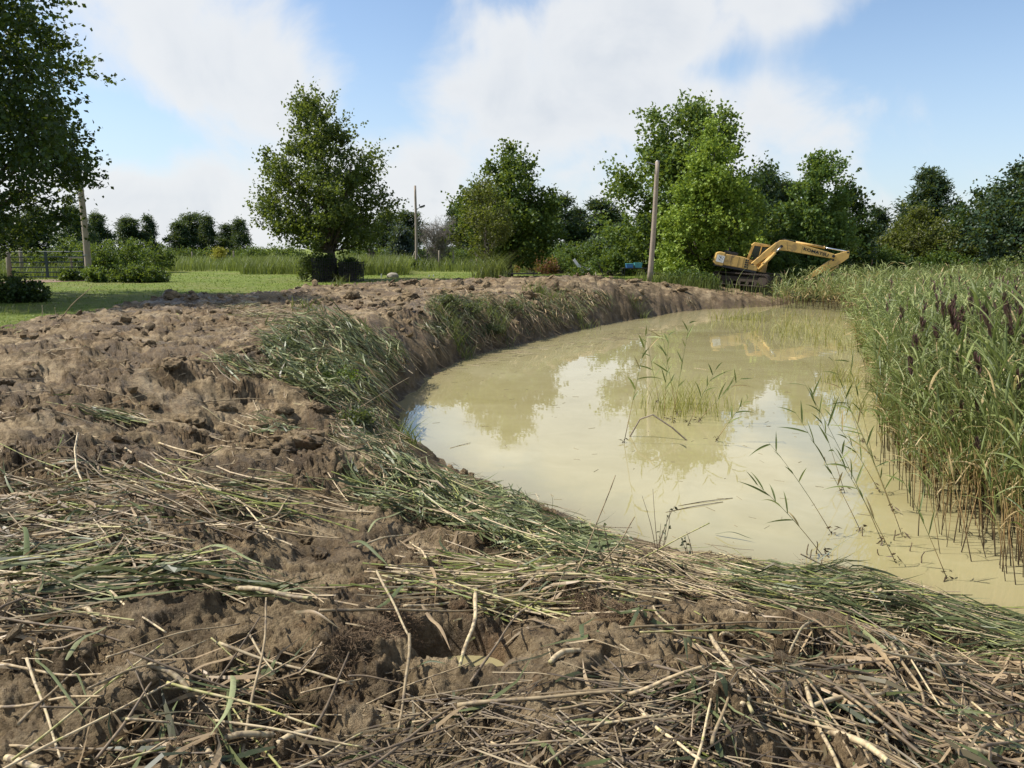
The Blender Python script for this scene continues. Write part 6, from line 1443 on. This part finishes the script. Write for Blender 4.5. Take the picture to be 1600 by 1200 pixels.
clod_field('small clod on the bare mud of the left bank', 'small clods on the left bank', [(-60, 520), (300, 490), (560, 560), (560, 730), (-60, 730)], 0, 120, .03, .16)
clod_field('clod on the mud of the far bank', 'clods on the far bank', [(280, 470), (620, 450), (1060, 445), (1060, 470), (700, 500), (620, 530)], 0, 110, .07, .30)
clod_field('small clod in the foreground mud', 'small clods in the foreground', [(-60, 760), (560, 760), (1000, 920), (1640, 1010), (1640, 1210), (-60, 1210)], -.1, 110, .012, .07)

# ---- standing oddments
def twig_plant(label, px, py, h, seed, n=6):
    rs = np.random.RandomState(seed); b = hit(px, py); root = empty('twiggy_weed', b); tag(root, label, 'weed', 'weeds at the water edge')
    a = rs.uniform(0, 6.283, n); A = rs.normal(size=(n, 3)) * .02; A[:, 2] = 0; B = A + np.stack([np.cos(a) * h * .25, np.sin(a) * h * .15, h * rs.uniform(.5, 1, n)], -1)
    P = limb_paths(A, B, rs, 6, .08); v, f = tubes(P, np.linspace(.004, .0015, 6)[None].repeat(n, 0), 4); link('stems', mesh_np('stems', v, f, {'tint': np.full(len(v), .12)}), M['straw'], root)
    for j in range(16):
        q = P[rs.randint(n), rs.randint(2, 6)]; v, f = kites(q[None], rnd_unit(rs, 1), rnd_unit(rs, 1), np.array([rs.uniform(.03, .06)]), np.array([.012])); link('leaf', mesh_np('leaf', v, f, {'tint': np.full(4, rs.uniform(.2, .4))}), M['cut_leaf'], root)
twig_plant('thin dark twiggy weed standing at the water edge', 1028, 868, .62, 1, 7); twig_plant('small dark weed stub left of the twiggy weed', 962, 905, .38, 2, 4); twig_plant('little dark weed on the bank at the water', 1080, 880, .35, 3, 4)
def tuft(label, loc, n, h, spread, w, tints, seed, lean=.5, group='grass tufts'):
    rs = np.random.RandomState(seed); xy = np.stack([loc.x + rs.normal(size=n) * spread, loc.y + rs.normal(size=n) * spread], -1); zz = np.maximum(np.maximum(terrain(xy[:, 0], xy[:, 1]), WATER), ground_z(xy[:, 0], xy[:, 1])) - .02
    v, f = blades(rs, xy, zz, h * rs.uniform(.5, 1.1, n), np.full(n, w), lean, 4); v = v - np.array(loc[:])
    acc = Acc(); acc.add(v, f, np.repeat(rs.uniform(*tints, n), 8)); o = tag(link('grass_tuft', acc.mesh('grass_tuft'), M['leaf_pale'], None, loc), label, 'grass', group, 'stuff')
tuft('tall arching pale grass tuft on the crest below the olive tree', foot(768, 39.5), 420, 1.7, .42, .022, (.3, 1), 1, .75)
for i, (px, py, n, h, sp, lb) in enumerate(((775, 500, 150, .6, .25, 'grass tuft hanging over the far bank'), (700, 500, 150, .55, .3, 'grass tuft on the sods of the bank'), (1000, 490, 90, .5, .25, 'pale tuft at the far water edge'), (720, 545, 90, .5, .15, 'grass tuft at the foot of the far bank'), (850, 460, 160, .6, .4, 'grass tuft on the far crest'), (480, 480, 60, .4, .2, 'small tuft on the mud crest left'), (530, 446, 60, .6, .15, 'tuft of straw on the crest below the maple'), (905, 500, 90, .5, .3, 'grass tuft on the face of the far bank'), (635, 690, 60, .45, .1, 'tuft bending over the water at the tangle'))):
    tuft(lb, hit(px, py), n, h, sp, .010 if py > 480 else .014, (.15, .9), 20 + i, .7)
tuft('weedy grass round the foot of the tall pole', foot(1040, 44), 420, .8, .9, .018, (.1, .6), 40, .4); tuft('green grass strip beside the excavator tail', Vector((at(1090, 445, 44).x, 43.6, -.2)), 380, .9, .8, .018, (.05, .5), 41, .4)
tuft('lawn edge weeds at the far left of the mud', hit(15, 505), 30, .35, .3, .008, (.1, .5), 42, .5)
# floating stalks
for x0, y0, x1, y1, lb in ((1060, 790, 1145, 778, 'long thin stalk floating near the middle of the pond'), (1040, 800, 1130, 784, 'second thin stalk floating beside the first'), (703, 700, 735, 692, 'pale straw floating near the left bank'), (1085, 575, 1108, 578, 'white straw caught in the mid pond clump'), (985, 500, 1030, 497, 'pale stalk floating under the far bank')):
    a, b = onz(x0, y0, WATER + .004), onz(x1, y1, WATER + .006); tag(put_between('floating_stalk', ST['grey' if 'thin' in lb else 'pale'][0], a, b, .005), lb, 'stalk', 'stalks floating on the pond')
# dark stubs standing in the shallows
for i, (px, py, h) in enumerate(((1262, 868, .12), (1268, 872, .09), (1275, 866, .14), (1283, 880, .08), (1400, 845, .12), (1420, 862, .10), (1290, 720, .06), (1440, 880, .12), (1372, 868, .07), (1386, 905, .06), (1350, 838, .10))):
    b = onz(px, py, WATER); tag(put_between('reed_stub', ST['grey'][i % 4], b - Vector((0, 0, .05)), b + Vector((.02 * math.sin(i * 3), 0, h)), .007, i), 'short dark reed stub standing in the shallows by the bed', 'stub', 'reed stubs in the shallows')

for i, (px, py, W, H_, kd, lb) in enumerate(((445, 552, .6, .25, 'sage', 'leafy weed torn out at the left of the reed heap'), (560, 668, .5, .22, 'sage', 'pale leafy weed in the tangle by the water'), (520, 600, .7, .28, 'mid', 'dark leafy weed in the middle of the reed heap'), (700, 480, .8, .45, 'sage', 'weedy clump on the sods of the bank'), (770, 520, .6, .3, 'sage', 'pale weed at the foot of the bank'), (735, 488, .7, .4, 'sage', 'loose pale weed on the bank sods'), (800, 488, .9, .4, 'sage', 'weeds on the face of the far bank'))):
    shrub('torn_weed', lb, hit(px, py) - Vector((0, 0, .03)), W, H_, kd, 1200 + i, None, 22, .04, 'weeds torn up on the bank', cs=.12, cat='weed', ntw=7, nlf=9)

# ---- crumbs: thousands of small broken bits of mud
rs = np.random.RandomState(1300)
bm = bmesh.new(); bmesh.ops.create_icosphere(bm, subdivisions=1, radius=1); ico_v = np.array([q.co[:] for q in bm.verts]); ico_f = np.array([[q.index for q in f.verts] for f in bm.faces]); bm.free()
def crumbs(label, n, r0, r1, s0, s1, p, thr):
    x, y = polar_scatter(rs, n, r0, r1, -46, 40, p); k = ok_land(x, y, .1); x, y = x[k], y[k]
    z, ro, d, _ = terrain(x, y, True); k = ro + .8 * fbm(x, y, 2.3, 2, 141) > thr + .5 * rs.rand(len(x)); x, y, z = x[k], y[k], z[k]; n = len(x)
    s = s0 + (s1 - s0) * rs.rand(n) ** 3.0
    th = rs.uniform(0, 6.283, n); c, sn = np.cos(th), np.sin(th)
    V = ico_v[None] * (1 + rs.normal(size=(n, len(ico_v), 1)) * .18) * np.stack([rs.uniform(.7, 1.5, n), rs.uniform(.6, 1.0, n), rs.uniform(.4, .85, n)], -1)[:, None] * s[:, None, None]
    V = np.stack([V[..., 0] * c[:, None] - V[..., 1] * sn[:, None], V[..., 0] * sn[:, None] + V[..., 1] * c[:, None], V[..., 2] + V[..., 0] * rs.normal(size=n)[:, None] * .3], -1)
    V += np.stack([x, y, z + s * .15], -1)[:, None]
    F = (ico_f[None] + (np.arange(n) * len(ico_v))[:, None, None]).reshape(-1, 3)
    me = mesh_np('mud_crumbs', V.reshape(-1, 3), F, {'rough': np.full(n * len(ico_v), .5), 'shore': np.full(n * len(ico_v), 3.)})
    tag(link('mud_crumbs', me, M['mud']), label, 'mud', None, 'stuff')
crumbs('small broken crumbs of mud over the near bank', 3200, 1.8, 7.5, .006, .040, .9, .35)
crumbs('broken crumbs of mud over the middle of the bank', 4200, 6.5, 18, .012, .085, 1.0, .30)
crumbs('lumps of mud over the far bank', 4200, 16, 42, .03, .15, 1.0, .10)
